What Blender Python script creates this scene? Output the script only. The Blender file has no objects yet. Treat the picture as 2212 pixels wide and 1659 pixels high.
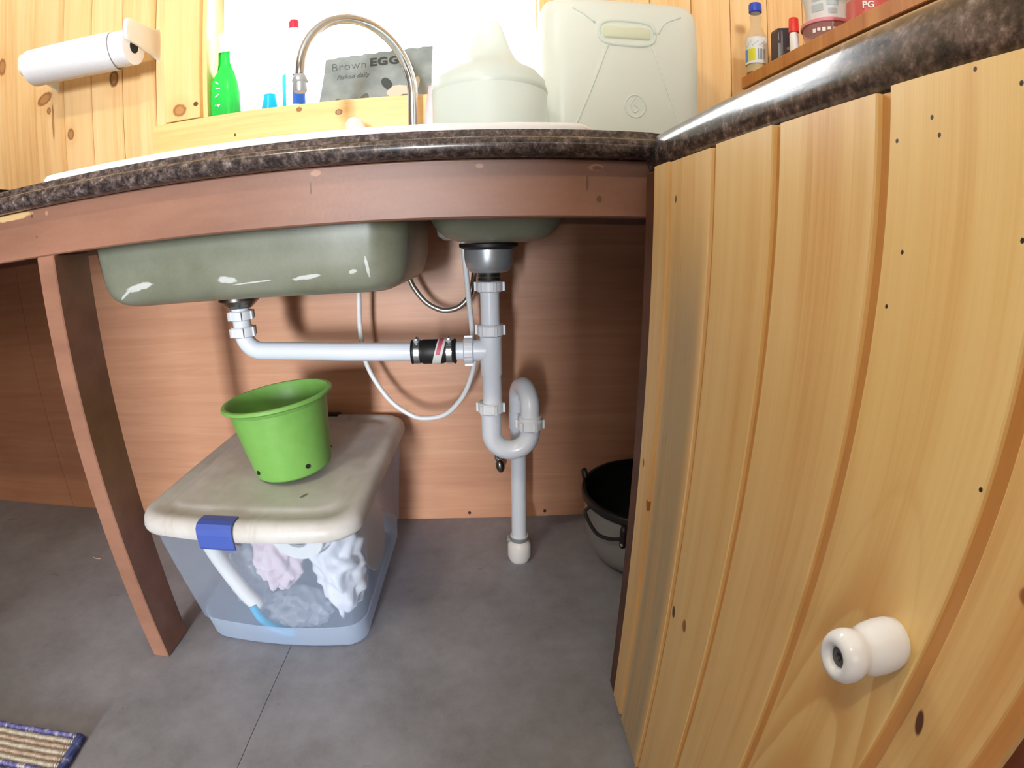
import bpy, bmesh, math, random
from mathutils import Vector, Matrix, Quaternion, noise as mnoise
random.seed(7)
PI = math.pi
SC = bpy.context.scene
COL = SC.collection

# ------------------------------------------------------------------ camera
CAM = Vector((0.3015, -1.2259, 0.7616)); YAW, PITCH, ROLL = 0.0322, 0.2889, -0.0136
cy, sy, cp, sp = math.cos(YAW), math.sin(YAW), math.cos(PITCH), math.sin(PITCH)
F = Vector((sy*cp, cy*cp, -sp)); R0 = Vector((cy, -sy, 0)); U0 = R0.cross(F)
RR = R0*math.cos(ROLL) + U0*math.sin(ROLL); UU = U0*math.cos(ROLL) - R0*math.sin(ROLL)
cd = bpy.data.cameras.new('camera'); cam = bpy.data.objects.new('camera', cd); COL.objects.link(cam)
cam.matrix_world = Matrix((( RR.x, UU.x, -F.x, CAM.x), (RR.y, UU.y, -F.y, CAM.y), (RR.z, UU.z, -F.z, CAM.z), (0, 0, 0, 1)))
cd.type = 'PANO'; cd.sensor_width = 36.0; cd.sensor_fit = 'HORIZONTAL'; cd.clip_start = 0.01
cd.panorama_type = 'FISHEYE_LENS_POLYNOMIAL'
K = 36.0/2.212                      # sensor millimetres for 1000 picture pixels
cd.fisheye_fov = PI
cd.fisheye_polynomial_k0 = 0.0
cd.fisheye_polynomial_k1 = -0.9433/K
cd.fisheye_polynomial_k2 = 0.0278/K**2
cd.fisheye_polynomial_k3 = 0.0611/K**3
cd.fisheye_polynomial_k4 = -0.0111/K**4
SC.camera = cam

# ------------------------------------------------------------------ world, daylight, exposure
w = bpy.data.worlds.new('overcast_sky'); SC.world = w; w.use_nodes = True
w.node_tree.nodes['Background'].inputs[0].default_value = (0.93, 0.97, 1.0, 1)
w.node_tree.nodes['Background'].inputs[1].default_value = 4.0
def area(name, loc, direction, sx, sy_, energy, color):
    l = bpy.data.lights.new(name, 'AREA'); l.shape = 'RECTANGLE'; l.size = sx; l.size_y = sy_
    l.energy = energy; l.color = color
    o = bpy.data.objects.new(name, l); COL.objects.link(o); o.location = loc
    o.rotation_euler = Vector(direction).to_track_quat('-Z', 'Y').to_euler()
    return o
area('daylight_window', (0.0, 0.20, 1.60), (0, -1, -0.05), 0.95, 1.05, 62, (0.95, 0.98, 1.0))
area('daylight_doorway', (-0.30, -5.95, 1.02), (0, 1, -0.03), 0.55, 1.1, 330, (0.90, 0.95, 1.0))
SC.view_settings.view_transform = 'Standard'; SC.view_settings.look = 'None'
SC.view_settings.exposure = 0.0; SC.view_settings.gamma = 1.0; SC.view_settings.use_curve_mapping = False

# ------------------------------------------------------------------ helpers: colour and nodes
def s2l(c):
    c = c/255.0
    return c/12.92 if c <= 0.04045 else ((c+0.055)/1.055)**2.4
def S(r, g, b): return (s2l(r), s2l(g), s2l(b), 1.0)
class B:
    """small material builder"""
    def __init__(self, name):
        self.m = bpy.data.materials.new(name); self.m.use_nodes = True
        self.t = self.m.node_tree; self.t.nodes.clear()
        self.out = self.t.nodes.new('ShaderNodeOutputMaterial')
        self.pos = self.n('ShaderNodeNewGeometry').outputs['Position']
    def n(self, ty, **kw):
        nd = self.t.nodes.new(ty)
        for k, v in kw.items(): setattr(nd, k, v)
        return nd
    def put(self, sock, v):
        if isinstance(v, bpy.types.NodeSocket): self.t.links.new(v, sock)
        elif v is not None: sock.default_value = v
    def math(self, op, a, b=None, c=None, clamp=False):
        nd = self.n('ShaderNodeMath', operation=op); nd.use_clamp = clamp
        self.put(nd.inputs[0], a)
        if b is not None: self.put(nd.inputs[1], b)
        if c is not None: self.put(nd.inputs[2], c)
        return nd.outputs[0]
    def xyz(self, v=None):
        nd = self.n('ShaderNodeSeparateXYZ'); self.put(nd.inputs[0], v or self.pos); return nd.outputs
    def vec(self, x, y, z):
        nd = self.n('ShaderNodeCombineXYZ')
        for i, v in enumerate((x, y, z)): self.put(nd.inputs[i], v)
        return nd.outputs[0]
    def scale(self, v, sc):
        nd = self.n('ShaderNodeVectorMath', operation='MULTIPLY'); self.put(nd.inputs[0], v); nd.inputs[1].default_value = sc
        return nd.outputs[0]
    def noise(self, v, sc=1, detail=3, rough=0.55, dist=0.0):
        nd = self.n('ShaderNodeTexNoise'); self.put(nd.inputs['Vector'], v)
        nd.inputs['Scale'].default_value = sc; nd.inputs['Detail'].default_value = detail
        nd.inputs['Roughness'].default_value = rough; nd.inputs['Distortion'].default_value = dist
        return nd.outputs[0]
    def voro(self, v, sc=1):
        nd = self.n('ShaderNodeTexVoronoi'); self.put(nd.inputs['Vector'], v); nd.inputs['Scale'].default_value = sc
        return nd.outputs
    def ramp(self, fac, stops):
        nd = self.n('ShaderNodeValToRGB'); e = nd.color_ramp.elements
        while len(e) < len(stops): e.new(0.5)
        for el, (p, c) in zip(e, stops): el.position = p; el.color = c
        self.put(nd.inputs[0], fac); return nd.outputs[0]
    def mix(self, fac, a, b, mode='MIX'):
        nd = self.n('ShaderNodeMix', data_type='RGBA', blend_type=mode)
        self.put(nd.inputs[0], fac); self.put(nd.inputs[6], a); self.put(nd.inputs[7], b); return nd.outputs[2]
    def range(self, v, a, b, c=0.0, d=1.0):
        nd = self.n('ShaderNodeMapRange'); nd.interpolation_type = 'SMOOTHSTEP'
        self.put(nd.inputs[0], v); nd.inputs[1].default_value = a; nd.inputs[2].default_value = b
        nd.inputs[3].default_value = c; nd.inputs[4].default_value = d; return nd.outputs[0]
    def ellipse(self, u, v, cu, cv, ru, rv, rot=0.0, soft=0.35, wob=None):
        du = self.math('SUBTRACT', u, cu); dv = self.math('SUBTRACT', v, cv)
        if rot:
            c, s = math.cos(rot), math.sin(rot)
            a = self.math('MULTIPLY_ADD', dv, s, self.math('MULTIPLY', du, c))
            b = self.math('MULTIPLY_ADD', du, -s, self.math('MULTIPLY', dv, c)); du, dv = a, b
        d2 = self.math('ADD', self.math('POWER', self.math('ABSOLUTE', self.math('DIVIDE', du, ru)), 2.0),
                       self.math('POWER', self.math('ABSOLUTE', self.math('DIVIDE', dv, rv)), 2.0))
        if wob is not None: d2 = self.math('ADD', d2, wob)
        return self.range(d2, 1.0+soft, 1.0-soft)
    def bsdf(self, color, rough=0.5, bump=None, bstr=0.1, bdist=0.001, **kw):
        p = self.n('ShaderNodeBsdfPrincipled'); self.put(p.inputs['Base Color'], color); self.put(p.inputs['Roughness'], rough)
        for k, v in kw.items(): self.put(p.inputs[k.replace('_', ' ')], v)
        if bump is not None:
            bn = self.n('ShaderNodeBump'); bn.inputs['Strength'].default_value = bstr; bn.inputs['Distance'].default_value = bdist
            self.put(bn.inputs['Height'], bump); self.t.links.new(bn.outputs[0], p.inputs['Normal'])
        return p.outputs[0]
    def done(self, shader):
        self.t.links.new(shader, self.out.inputs[0]); return self.m
def plain(name, col, rough=0.5, **kw):
    b = B(name); return b.done(b.bsdf(col, rough, **kw))
def grainy(name, c0, c1, scale=30, rough=0.5, **kw):
    b = B(name); f = b.noise(b.pos, scale, 4)
    return b.done(b.bsdf(b.ramp(f, [(0.3, c0), (0.7, c1)]), rough, **kw))

# ------------------------------------------------------------------ helpers: meshes
def link(o, parent=None):
    COL.objects.link(o)
    if parent is not None: o.parent = parent
    return o
def thing(name, label, cat, loc=(0, 0, 0), rz=0.0, group=None):
    o = bpy.data.objects.new(name, None); o.empty_display_size = 0.05
    o.location = loc; o.rotation_euler = (0, 0, rz); o['label'] = label; o['category'] = cat
    if group: o['group'] = group
    return link(o)
def origin_of(parent):
    """world matrix of a chain of parents (all set by location / rotation)"""
    m = Matrix.Identity(4); p = parent
    while p is not None: m = p.matrix_basis @ m; p = p.parent
    return m
def obj(name, bm, mat, parent=None, smooth=False, label=None, cat=None, kind=None, group=None, world=True, angle=None):
    """one mesh object; vertices given in world coordinates are moved into the parent's space"""
    if parent is not None and world:
        bm.transform(origin_of(parent).inverted())
    bmesh.ops.recalc_face_normals(bm, faces=bm.faces)
    me = bpy.data.meshes.new(name); bm.to_mesh(me); bm.free()
    for m in (mat if isinstance(mat, (list, tuple)) else [mat]): me.materials.append(m)
    if smooth:
        for p in me.polygons: p.use_smooth = True
        if angle: me.set_sharp_from_angle(angle=angle)
    o = bpy.data.objects.new(name, me)
    if label: o['label'] = label
    if cat: o['category'] = cat
    if kind: o['kind'] = kind
    if group: o['group'] = group
    return link(o, parent)
def NB(): return bmesh.new()
def box(bm, x0, x1, y0, y1, z0, z1, bev=0.0, mi=0, seg=1):
    r = bmesh.ops.create_cube(bm, size=1.0)['verts']
    for v in r:
        v.co = Vector(((x0+x1)/2+v.co.x*(x1-x0), (y0+y1)/2+v.co.y*(y1-y0), (z0+z1)/2+v.co.z*(z1-z0)))
    fs = set(f for v in r for f in v.link_faces)
    for f in fs: f.material_index = mi
    if bev:
        es = list(set(e for v in r for e in v.link_edges))
        rr = bmesh.ops.bevel(bm, geom=es, offset=bev, segments=seg, profile=0.5, affect='EDGES')
        for f in rr['faces']: f.material_index = mi
        return
def bx(*a, **k):
    bm = NB(); box(bm, *a, **k); return bm
def rings(bm, loops, cap0=True, cap1=True, closed=True, mi=0):
    vs = [[bm.verts.new(p) for p in lp] for lp in loops]
    n = len(loops[0]); out = []
    for a, b in zip(vs, vs[1:]):
        for i in range(n if closed else n-1):
            j = (i+1) % n
            f = bm.faces.new((a[i], a[j], b[j], b[i])); f.material_index = mi; out.append(f)
    if cap0: f = bm.faces.new(vs[0][::-1]); f.material_index = mi
    if cap1: f = bm.faces.new(vs[-1]); f.material_index = mi
    return vs
def frame_axis(axis):
    a = Vector(axis).normalized(); t = Vector((0, 0, 1)) if abs(a.z) < 0.9 else Vector((1, 0, 0))
    u = t.cross(a).normalized(); return u, a.cross(u), a
def lathe(bm, prof, base=(0, 0, 0), axis=(0, 0, 1), seg=32, cap0=True, cap1=True, mi=0):
    """prof: list of (radius, distance along the axis)"""
    u, v, a = frame_axis(axis); o = Vector(base)
    lp = [[o + a*h + (u*math.cos(2*PI*i/seg) + v*math.sin(2*PI*i/seg))*max(r, 1e-5) for i in range(seg)] for r, h in prof]
    return rings(bm, lp, cap0, cap1, mi=mi)
def smooth_path(pts, n=8):
    P = [Vector(p) for p in pts]; P = [P[0]*2-P[1]] + P + [P[-1]*2-P[-2]]; out = []
    for i in range(1, len(P)-2):
        p0, p1, p2, p3 = P[i-1:i+3]
        for k in range(n):
            t = k/n
            out.append(0.5*((2*p1) + (p2-p0)*t + (2*p0-5*p1+4*p2-p3)*t*t + (3*p1-p0-3*p2+p3)*t**3))
    out.append(P[-2]); return out
def tube(bm, pts, r, seg=14, cap=True, mi=0):
    P = [Vector(p) for p in pts]; rad = r if callable(r) else (lambda t: r)
    T = [(P[min(i+1, len(P)-1)] - P[max(i-1, 0)]).normalized() for i in range(len(P))]
    u, v, _ = frame_axis(T[0]); lp = []
    for i, p in enumerate(P):
        if i: q = T[i-1].rotation_difference(T[i]); u = q @ u; v = q @ v
        rr = rad(i/(len(P)-1))
        lp.append([p + (u*math.cos(2*PI*k/seg) + v*math.sin(2*PI*k/seg))*rr for k in range(seg)])
    return rings(bm, lp, cap, cap, mi=mi)
def arc(c, e1, e2, r, a0, a1, n=14):
    c = Vector(c); e1 = Vector(e1).normalized(); e2 = Vector(e2).normalized()
    return [c + (e1*math.cos(a0+(a1-a0)*k/n) + e2*math.sin(a0+(a1-a0)*k/n))*r for k in range(n+1)]
def rrect(x0, x1, y0, y1, r, z, n=6, bow=0.0):
    out = []
    for cx, cyy, a in ((x1-r, y1-r, 0), (x0+r, y1-r, PI/2), (x0+r, y0+r, PI), (x1-r, y0+r, 1.5*PI)):
        for k in range(n+1):
            t = a + PI/2*k/n; out.append([cx+r*math.cos(t), cyy+r*math.sin(t), z])
        if bow:                                   # extra points along the bowed short sides
            pass
    if bow:
        xm, hw = (x0+x1)/2, (x1-x0)/2; ym = (y0+y1)/2
        res = []
        for i, p in enumerate(out):
            res.append(p); q = out[(i+1) % len(out)]
            if abs(q[0]-p[0]) > 0.3*(x1-x0):
                for k in range(1, 8): res.append([p[0]+(q[0]-p[0])*k/8, p[1], z])
        for p in res:
            sgn = 1 if p[1] > ym else -1
            p[1] += sgn*bow*(1-min(1, abs(p[0]-xm)/hw)**2)*(abs(p[1]-ym)/((y1-y0)/2))**6
        out = res
    return [Vector(p) for p in out]
def inset(b, d): return (b[0]+d, b[1]-d, b[2]+d, b[3]-d)
def extrude_profile(bm, prof, a, b, fn):
    """prof: 2D closed outline; fn(p, q, t) gives the world point at position t along the run"""
    return rings(bm, [[fn(p, q, a) for p, q in prof], [fn(p, q, b) for p, q in prof]])
def text_mesh(body, size, mat_rot, bold=0.0, shear=0.0, depth=0.0004, sx=1.0, spacing=1.0):
    cu = bpy.data.curves.new('lettering', 'FONT'); cu.body = body; cu.size = size; cu.offset = bold; cu.shear = shear
    cu.extrude = depth; cu.space_character = spacing; cu.resolution_u = 3
    o = bpy.data.objects.new('lettering', cu); COL.objects.link(o)
    me = bpy.data.meshes.new_from_object(o.evaluated_get(bpy.context.evaluated_depsgraph_get()))
    bpy.data.objects.remove(o); bpy.data.curves.remove(cu)
    bm = NB(); bm.from_mesh(me); bpy.data.meshes.remove(me)
    bm.transform(Matrix.Diagonal((sx, 1, 1, 1))); bm.transform(mat_rot); return bm
def poly_prism(bm, pts2, z0, z1, fn, mi=0):
    return rings(bm, [[fn(a, b, z0) for a, b in pts2], [fn(a, b, z1) for a, b in pts2]], mi=mi)

# the cabinet on the right is a little out of square: its own frame (d into the cabinet, s towards the viewer)
DOOR_O = Vector((0.4876, -0.6486, 0)); DANG = 0.0388
DC, DS = math.cos(DANG), math.sin(DANG)
def DW(d, s, z): return Vector((DOOR_O.x + d*DC + s*DS, DOOR_O.y + d*DS - s*DC, z))

# ------------------------------------------------------------------ materials
def pine_material(name, plane, c_light, c_mid, c_dark, spots=(), rings_at=None, stain=None, seed=0.0, horiz=False, rough=0.45):
    """plane: 'xz' for walls, 'door' for the cabinet door. Grain runs along z (or along x when horiz)."""
    b = B(name); x, y, z = b.xyz()
    if plane == 'xz': u = x
    else: u = b.math('SUBTRACT', DOOR_O.y, y)
    oi = b.n('ShaderNodeObjectInfo').outputs['Random']
    off = b.math('MULTIPLY_ADD', oi, 37.0, seed)
    g, a = (u, z) if not horiz else (z, u)                # across, along
    v1 = b.vec(b.math('MULTIPLY', g, 70.0), off, b.math('MULTIPLY', a, 2.2))
    v2 = b.vec(b.math('MULTIPLY', g, 16.0), off, b.math('MULTIPLY', a, 0.9))
    v3 = b.vec(b.math('MULTIPLY', g, 420.0), off, b.math('MULTIPLY', a, 9.0))
    n1 = b.noise(v1, 1, 3); n2 = b.noise(v2, 1, 2, 0.5, 0.4); n3 = b.noise(v3, 1, 2)
    f = b.math('ADD', b.math('MULTIPLY', n1, 0.40), b.math('MULTIPLY_ADD', n2, 0.5, b.math('MULTIPLY', n3, 0.14)))
    f = b.math('ADD', f, b.math('MULTIPLY_ADD', oi, 0.10, -0.05))
    col = b.ramp(f, [(0.32, c_dark), (0.50, c_mid), (0.68, c_light)])
    if rings_at:
        for (u0, z0, k, fr, amt, hw) in rings_at:          # cathedral grain: nested arches
            du = b.math('SUBTRACT', u, u0)
            h = b.math('MULTIPLY_ADD', b.math('MULTIPLY', du, du), k, z)
            h = b.math('ADD', h, b.math('MULTIPLY', b.noise(b.vec(b.math('MULTIPLY', u, 30.0), seed, b.math('MULTIPLY', z, 5.0)), 1, 2), 0.05))
            wv = b.math('FRACT', b.math('MULTIPLY', b.math('SUBTRACT', z0, h), fr))
            m = b.math('MULTIPLY', b.range(wv, 0.1, 0.86), b.range(wv, 1.0, 0.90))
            m = b.math('MULTIPLY', m, b.range(h, z0+0.02, z0-0.02))
            m = b.math('MULTIPLY', m, b.range(b.math('ABSOLUTE', du), hw, hw*0.9))
            col = b.mix(b.math('MULTIPLY', m, amt), col, c_dark)
    if stain:
        u0, hw, z1, scol = stain
        m = b.math('MULTIPLY', b.range(b.math('ABSOLUTE', b.math('SUBTRACT', u, u0)), hw, hw*0.55), b.range(z, z1+0.12, z1-0.05))
        m = b.math('MULTIPLY', m, b.range(n1, 0.25, 0.6, 0.45, 1.0))
        col = b.mix(b.math('MULTIPLY', m, 0.75), col, scol)
        fl = b.range(b.noise(b.vec(b.math('MULTIPLY', u, 330.0), 3.0, b.math('MULTIPLY', z, 16.0)), 1, 2), 0.66, 0.74)
        col = b.mix(b.math('MULTIPLY', b.math('MULTIPLY', m, fl), 0.55), col, S(96, 82, 66))
    wob = b.math('MULTIPLY_ADD', b.noise(b.vec(b.math('MULTIPLY', u, 160.0), 1.0, b.math('MULTIPLY', z, 160.0)), 1, 2), 0.8, -0.4)
    for sp_ in spots:
        cu, cv, ru, rv, c = sp_[:5]; rot = sp_[5] if len(sp_) > 5 else 0.0
        if max(ru, rv) > 0.008:
            halo = b.ellipse(u, z, cu, cv, ru*2.0, rv*2.2, rot, 0.9)
            col = b.mix(b.math('MULTIPLY', halo, 0.35), col, c_dark)
            core = b.ellipse(u, z, cu, cv, ru*0.62, rv*0.62, rot, 0.3, wob)
            col = b.mix(b.math('MULTIPLY', b.ellipse(u, z, cu, cv, ru, rv, rot, 0.3, wob), 0.9), col, c)
            col = b.mix(b.math('MULTIPLY', core, 0.35), col, c_dark)
        else:
            col = b.mix(b.ellipse(u, z, cu, cv, ru, rv, rot, 0.4), col, c)
    return b.done(b.bsdf(col, rough, bump=n3, bstr=0.12, bdist=0.0006))
KN = S(150, 95, 50); KD = S(95, 55, 28); NAIL = S(45, 32, 22)
M_WALL = pine_material('knotty_pine_wall', 'xz', S(244, 212, 160), S(238, 198, 140), S(220, 170, 110), spots=[
    (-1.135, 1.397, .016, .026, KN), (-0.865, 1.143, .012, .016, KN), (-0.705, 1.268, .015, .024, KD), (-0.960, 1.262, .030, .016, KN, 0.3),
    (-0.945, 1.225, .008, .010, KN), (-0.93, 1.19, .004, .05, KN), (-0.63, 1.72, .015, .02, KN), (0.62, 1.55, .014, .02, KN), (1.06, 1.2, .010, .014, KN)], seed=2.0)
M_TRIM = pine_material('pine_window_trim', 'xz', S(244, 208, 150), S(238, 194, 130), S(220, 168, 104), spots=[
    (-0.485, 1.139, .020, .016, KN), (-0.437, 1.148, .007, .006, KD), (-0.47, 1.62, .012, .016, KN)], seed=5.0)
M_APRON = pine_material('pine_apron', 'xz', S(244, 208, 148), S(238, 196, 130), S(222, 172, 106), spots=[
    (-0.060, 1.082, .009, .007, KD), (-0.159, 1.098, .008, .006, KN), (0.30, 1.05, .01, .008, KN), (-0.33, 1.055, .003, .004, KD)], seed=9.0, horiz=True)
DSP = [(0.1612, 0.365, .0040, .0078, KD, 0.1), (0.1918, 0.3721, .0046, .0079, KN, 0.1), (0.0424, 0.437, .0045, .0079, KN, 0.35), (0.0144, 0.4838, .003, .006, KN),
       (0.4599, 0.5463, .0026, .0075, KD, 0.3), (0.4790, 0.6400, .0055, .0045, KN), (0.0667, 0.8053, .0015, .004, NAIL), (0.2507, 0.6079, .0022, .004, NAIL)]
DSP += [(u, v, .0010, .0012, NAIL) for u, v in ((0.3606, 0.8186), (0.3829, 0.827), (0.3876, 0.8181), (0.4071, 0.8443), (0.4297, 0.834), (0.3692, 0.763), (0.3627, 0.7348), (0.4399, 0.6691), (0.4343, 0.7722))]
M_DOOR = pine_material('varnished_pine', 'door', S(234, 204, 144), S(226, 190, 126), S(206, 154, 90), spots=DSP, seed=4.0, rough=0.38)
M_TONGUE = pine_material('varnished_pine_tongue', 'door', S(216, 166, 104), S(208, 154, 90), S(190, 132, 72), seed=4.2, rough=0.38)
M_DOOR_S = pine_material('varnished_pine_blue_stain', 'door', S(236, 208, 154), S(228, 192, 132), S(208, 158, 98), spots=DSP[:4]+DSP[6:7],
    stain=(0.098, 0.048, 0.70, S(158, 146, 118)), seed=4.6, rough=0.38)
M_DOOR_C = pine_material('varnished_pine_cathedral', 'door', S(236, 206, 142), S(228, 192, 124), S(206, 154, 88), spots=DSP[8:],
    rings_at=[(0.402, 0.668, 75.0, 13.0, 0.62, 0.045)], seed=7.0, rough=0.38)

def paint_material():
    b = B('red_brown_paint'); x, y, z = b.xyz()
    n = b.noise(b.scale(b.pos, (3, 14, 14)), 1.5, 4); n2 = b.noise(b.pos, 160, 2)
    col = b.ramp(b.math('MULTIPLY_ADD', n2, 0.15, n), [(0.35, S(128, 90, 72)), (0.75, S(150, 108, 88))])
    fr = b.range(y, -0.5605, -0.5615)                      # marks on the front face of the board only
    wob = b.math('MULTIPLY_ADD', b.noise(b.vec(b.math('MULTIPLY', x, 130.0), 1.0, b.math('MULTIPLY', z, 130.0)), 1, 3), 1.6, -0.8)
    raw = S(222, 186, 130); dk = S(64, 34, 24); lt = S(196, 152, 124)
    for cx, cz, rx, rz, c in ((-0.475, 0.862, .045, .0055, raw), (-0.395, 0.8575, .003, .004, lt), (-0.4285, 0.857, .003, .003, dk), (-0.423, 0.823, .002, .002, dk),
                              (0.20, 0.8665, .10, .0016, lt), (0.068, 0.860, .007, .004, lt), (0.06, 0.840, .0012, .008, dk), (0.285, 0.858, .005, .003, lt),
                              (0.437, 0.8565, .010, .0045, lt), (0.4385, 0.8555, .007, .003, dk), (0.441, 0.815, .0035, .0045, dk), (0.425, 0.835, .0015, .010, dk)):
        m = b.math('MULTIPLY', b.ellipse(x, z, cx, cz, rx, rz, 0, 0.4, wob), fr)
        col = b.mix(b.math('MULTIPLY', m, 0.85 if c == raw else 0.6), col, c)
    return b.done(b.bsdf(col, 0.42, bump=n2, bstr=0.15, bdist=0.0006))
M_PAINT = paint_material()
M_STILE = grainy('dark_brown_paint', S(78, 46, 32), S(94, 58, 42), 25, 0.5)
M_FRAME = grainy('dark_maroon_paint', S(98, 52, 40), S(116, 64, 50), 25, 0.5)
def ply_material():
    b = B('lauan_plywood'); x, y, z = b.xyz()
    v = b.vec(b.math('MULTIPLY', x, 2.2), 0.0, b.math('MULTIPLY', z, 42.0))
    n = b.noise(v, 1, 4, 0.6, 0.6); n2 = b.noise(b.vec(b.math('MULTIPLY', x, 14.0), 0.0, b.math('MULTIPLY', z, 500.0)), 1, 2); n3 = b.noise(b.pos, 3.0, 2)
    f = b.math('ADD', b.math('MULTIPLY', n, 0.6), b.math('MULTIPLY_ADD', n3, 0.35, b.math('MULTIPLY', n2, 0.12)))
    col = b.ramp(f, [(0.30, S(184, 128, 98)), (0.52, S(200, 146, 114)), (0.74, S(212, 162, 128))])
    for cx, cz in ((0.215, 0.017), (0.43, 0.016), (-0.98, 0.035), (-0.965, 0.035), (0.78, 0.02), (-0.55, 0.02)):
        col = b.mix(b.ellipse(x, z, cx, cz, .0045, .005), col, S(60, 30, 22))
    return b.done(b.bsdf(col, 0.42, bump=n2, bstr=0.06, bdist=0.0005))
M_PLY = ply_material()
def floor_material():
    b = B('grey_painted_floor'); n = b.noise(b.pos, 5, 5, 0.6); n2 = b.noise(b.pos, 28, 4, 0.65); n3 = b.noise(b.pos, 300, 2)
    f = b.math('ADD', b.math('MULTIPLY', n, 0.6), b.math('MULTIPLY_ADD', n2, 0.3, b.math('MULTIPLY', n3, 0.12)))
    col = b.ramp(f, [(0.38, S(120, 120, 127)), (0.52, S(136, 137, 146)), (0.68, S(151, 153, 163))])
    sm = b.range(b.noise(b.pos, 16, 3, 0.6, 0.5), 0.66, 0.78)
    col = b.mix(b.math('MULTIPLY', sm, 0.45), col, S(74, 68, 66))
    return b.done(b.bsdf(col, b.math('MULTIPLY_ADD', n2, 0.2, 0.36), bump=n3, bstr=0.08, bdist=0.0006))
M_FLOOR = floor_material()
def laminate_material():
    b = B('brown_granite_laminate'); n = b.noise(b.pos, 70, 5, 0.7); n2 = b.noise(b.pos, 200, 3, 0.6); v = b.voro(b.pos, 190)
    f = b.math('MULTIPLY_ADD', n2, 0.35, b.math('MULTIPLY', n, 0.65))
    col = b.ramp(f, [(0.34, S(22, 19, 21)), (0.47, S(60, 52, 50)), (0.57, S(100, 87, 83)), (0.68, S(150, 142, 140))])
    return b.done(b.bsdf(col, 0.2, Specular_IOR_Level=0.35, Coat_Weight=0.12, Coat_Roughness=0.08))
M_LAM = laminate_material()
M_PORC = plain('white_enamel', S(236, 240, 244), 0.15)
def coat_material():
    b = B('olive_sound_coating'); x, y, z = b.xyz(); n = b.noise(b.pos, 9, 4); n2 = b.noise(b.pos, 220, 2)
    col = b.ramp(b.math('MULTIPLY_ADD', n2, 0.2, n), [(0.35, S(116, 119, 99)), (0.75, S(138, 141, 124))])
    wob = b.math('MULTIPLY_ADD', b.noise(b.vec(b.math('MULTIPLY', x, 90.0), 1.0, b.math('MULTIPLY', z, 180.0)), 1, 3), 2.2, -1.1)
    fr = b.range(y, -0.40, -0.43)
    for cx, cz, rx, rz, rot in ((-0.300, 0.722, .028, .0055, 0.15), (-0.333, 0.712, .020, .0022, 0.5), (-0.127, 0.721, .017, .0055, -0.15), (-0.085, 0.714, .035, .0012, 0.05), (0.010, 0.717, .022, .0035, 0.1), (0.085, 0.722, .006, .003, 0.2), (0.108, 0.728, .0025, .016, 0.1)):
        m = b.math('MULTIPLY', b.ellipse(x, z, cx, cz, rx, rz, rot, 0.35, wob), fr)
        col = b.mix(m, col, S(206, 210, 204))
    return b.done(b.bsdf(col, 0.33))
M_COAT = coat_material()
M_PVC = plain('white_pvc', S(222, 228, 238), 0.25)
M_NUT = plain('white_nut_plastic', S(226, 230, 236), 0.35)
M_HUB = plain('pvc_hub', S(234, 232, 228), 0.4)
M_STEEL = plain('brushed_steel', S(182, 188, 194), 0.34, Metallic=0.6)
M_CHROME = plain('chrome', S(200, 206, 210), 0.14, Metallic=0.9)
M_DSTEEL = plain('dull_steel', S(130, 128, 122), 0.32, Metallic=1.0)
M_BLACK = plain('black_rubber', S(26, 26, 28), 0.5)
M_HOSE = plain('white_vinyl_hose', S(226, 228, 230), 0.35)
def braid_material():
    b = B('steel_braid'); wv = b.n('ShaderNodeTexWave'); wv.inputs['Scale'].default_value = 160; b.put(wv.inputs['Vector'], b.pos)
    return b.done(b.bsdf(b.ramp(wv.outputs[1], [(0.3, S(96, 92, 86)), (0.7, S(206, 202, 194))]), 0.35, Metallic=0.8))
M_BRAID = braid_material()
M_PAPER = grainy('white_paper_towel', S(238, 240, 246), S(246, 247, 250), 220, 0.9)
M_CARD = plain('cream_card', S(240, 238, 226), 0.7)
M_GREENPOT = grainy('lime_green_plastic', S(112, 166, 78), S(120, 174, 86), 40, 0.45)
M_DARK = plain('hole_shade_black', S(16, 18, 14), 0.8)  # near-black colour standing in for the shade inside holes
def lid_material():
    b = B('aged_white_plastic'); n = b.noise(b.pos, 14, 4); x, y, z = b.xyz()
    dirt = b.range(b.noise(b.scale(b.pos, (40, 8, 8)), 1, 4, 0.65), 0.55, 0.75)
    col = b.ramp(n, [(0.35, S(206, 203, 199)), (0.7, S(225, 224, 222))])
    col = b.mix(b.math('MULTIPLY', dirt, 0.25), col, S(158, 136, 106))
    m = b.ellipse(x, y, -0.055, -0.452, .004, .010, -0.5, 0.5)
    col = b.mix(b.math('MULTIPLY', m, 0.8), col, S(110, 84, 62))
    tl = b.n('ShaderNodeBsdfTranslucent'); b.put(tl.inputs[0], col); mx = b.n('ShaderNodeMixShader'); mx.inputs[0].default_value = 0.25
    b.t.links.new(b.bsdf(col, 0.42), mx.inputs[1]); b.t.links.new(tl.outputs[0], mx.inputs[2])
    return b.done(mx.outputs[0])
M_LID = lid_material()
def clear_plastic(name, tint, t, rough=0.3, milky=S(214, 226, 240)):
    """cloudy see-through plastic: part clear, part milky, a little shine"""
    b = B(name); tr = b.n('ShaderNodeBsdfTransparent'); tr.inputs[0].default_value = tint
    df = b.n('ShaderNodeBsdfTranslucent'); df.inputs[0].default_value = milky
    pr = b.bsdf(milky, rough)
    m1 = b.n('ShaderNodeMixShader'); m1.inputs[0].default_value = 0.55; b.t.links.new(df.outputs[0], m1.inputs[1]); b.t.links.new(pr, m1.inputs[2])
    m2 = b.n('ShaderNodeMixShader'); m2.inputs[0].default_value = t
    b.t.links.new(m1.outputs[0], m2.inputs[1]); b.t.links.new(tr.outputs[0], m2.inputs[2])
    return b.done(m2.outputs[0])
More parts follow.
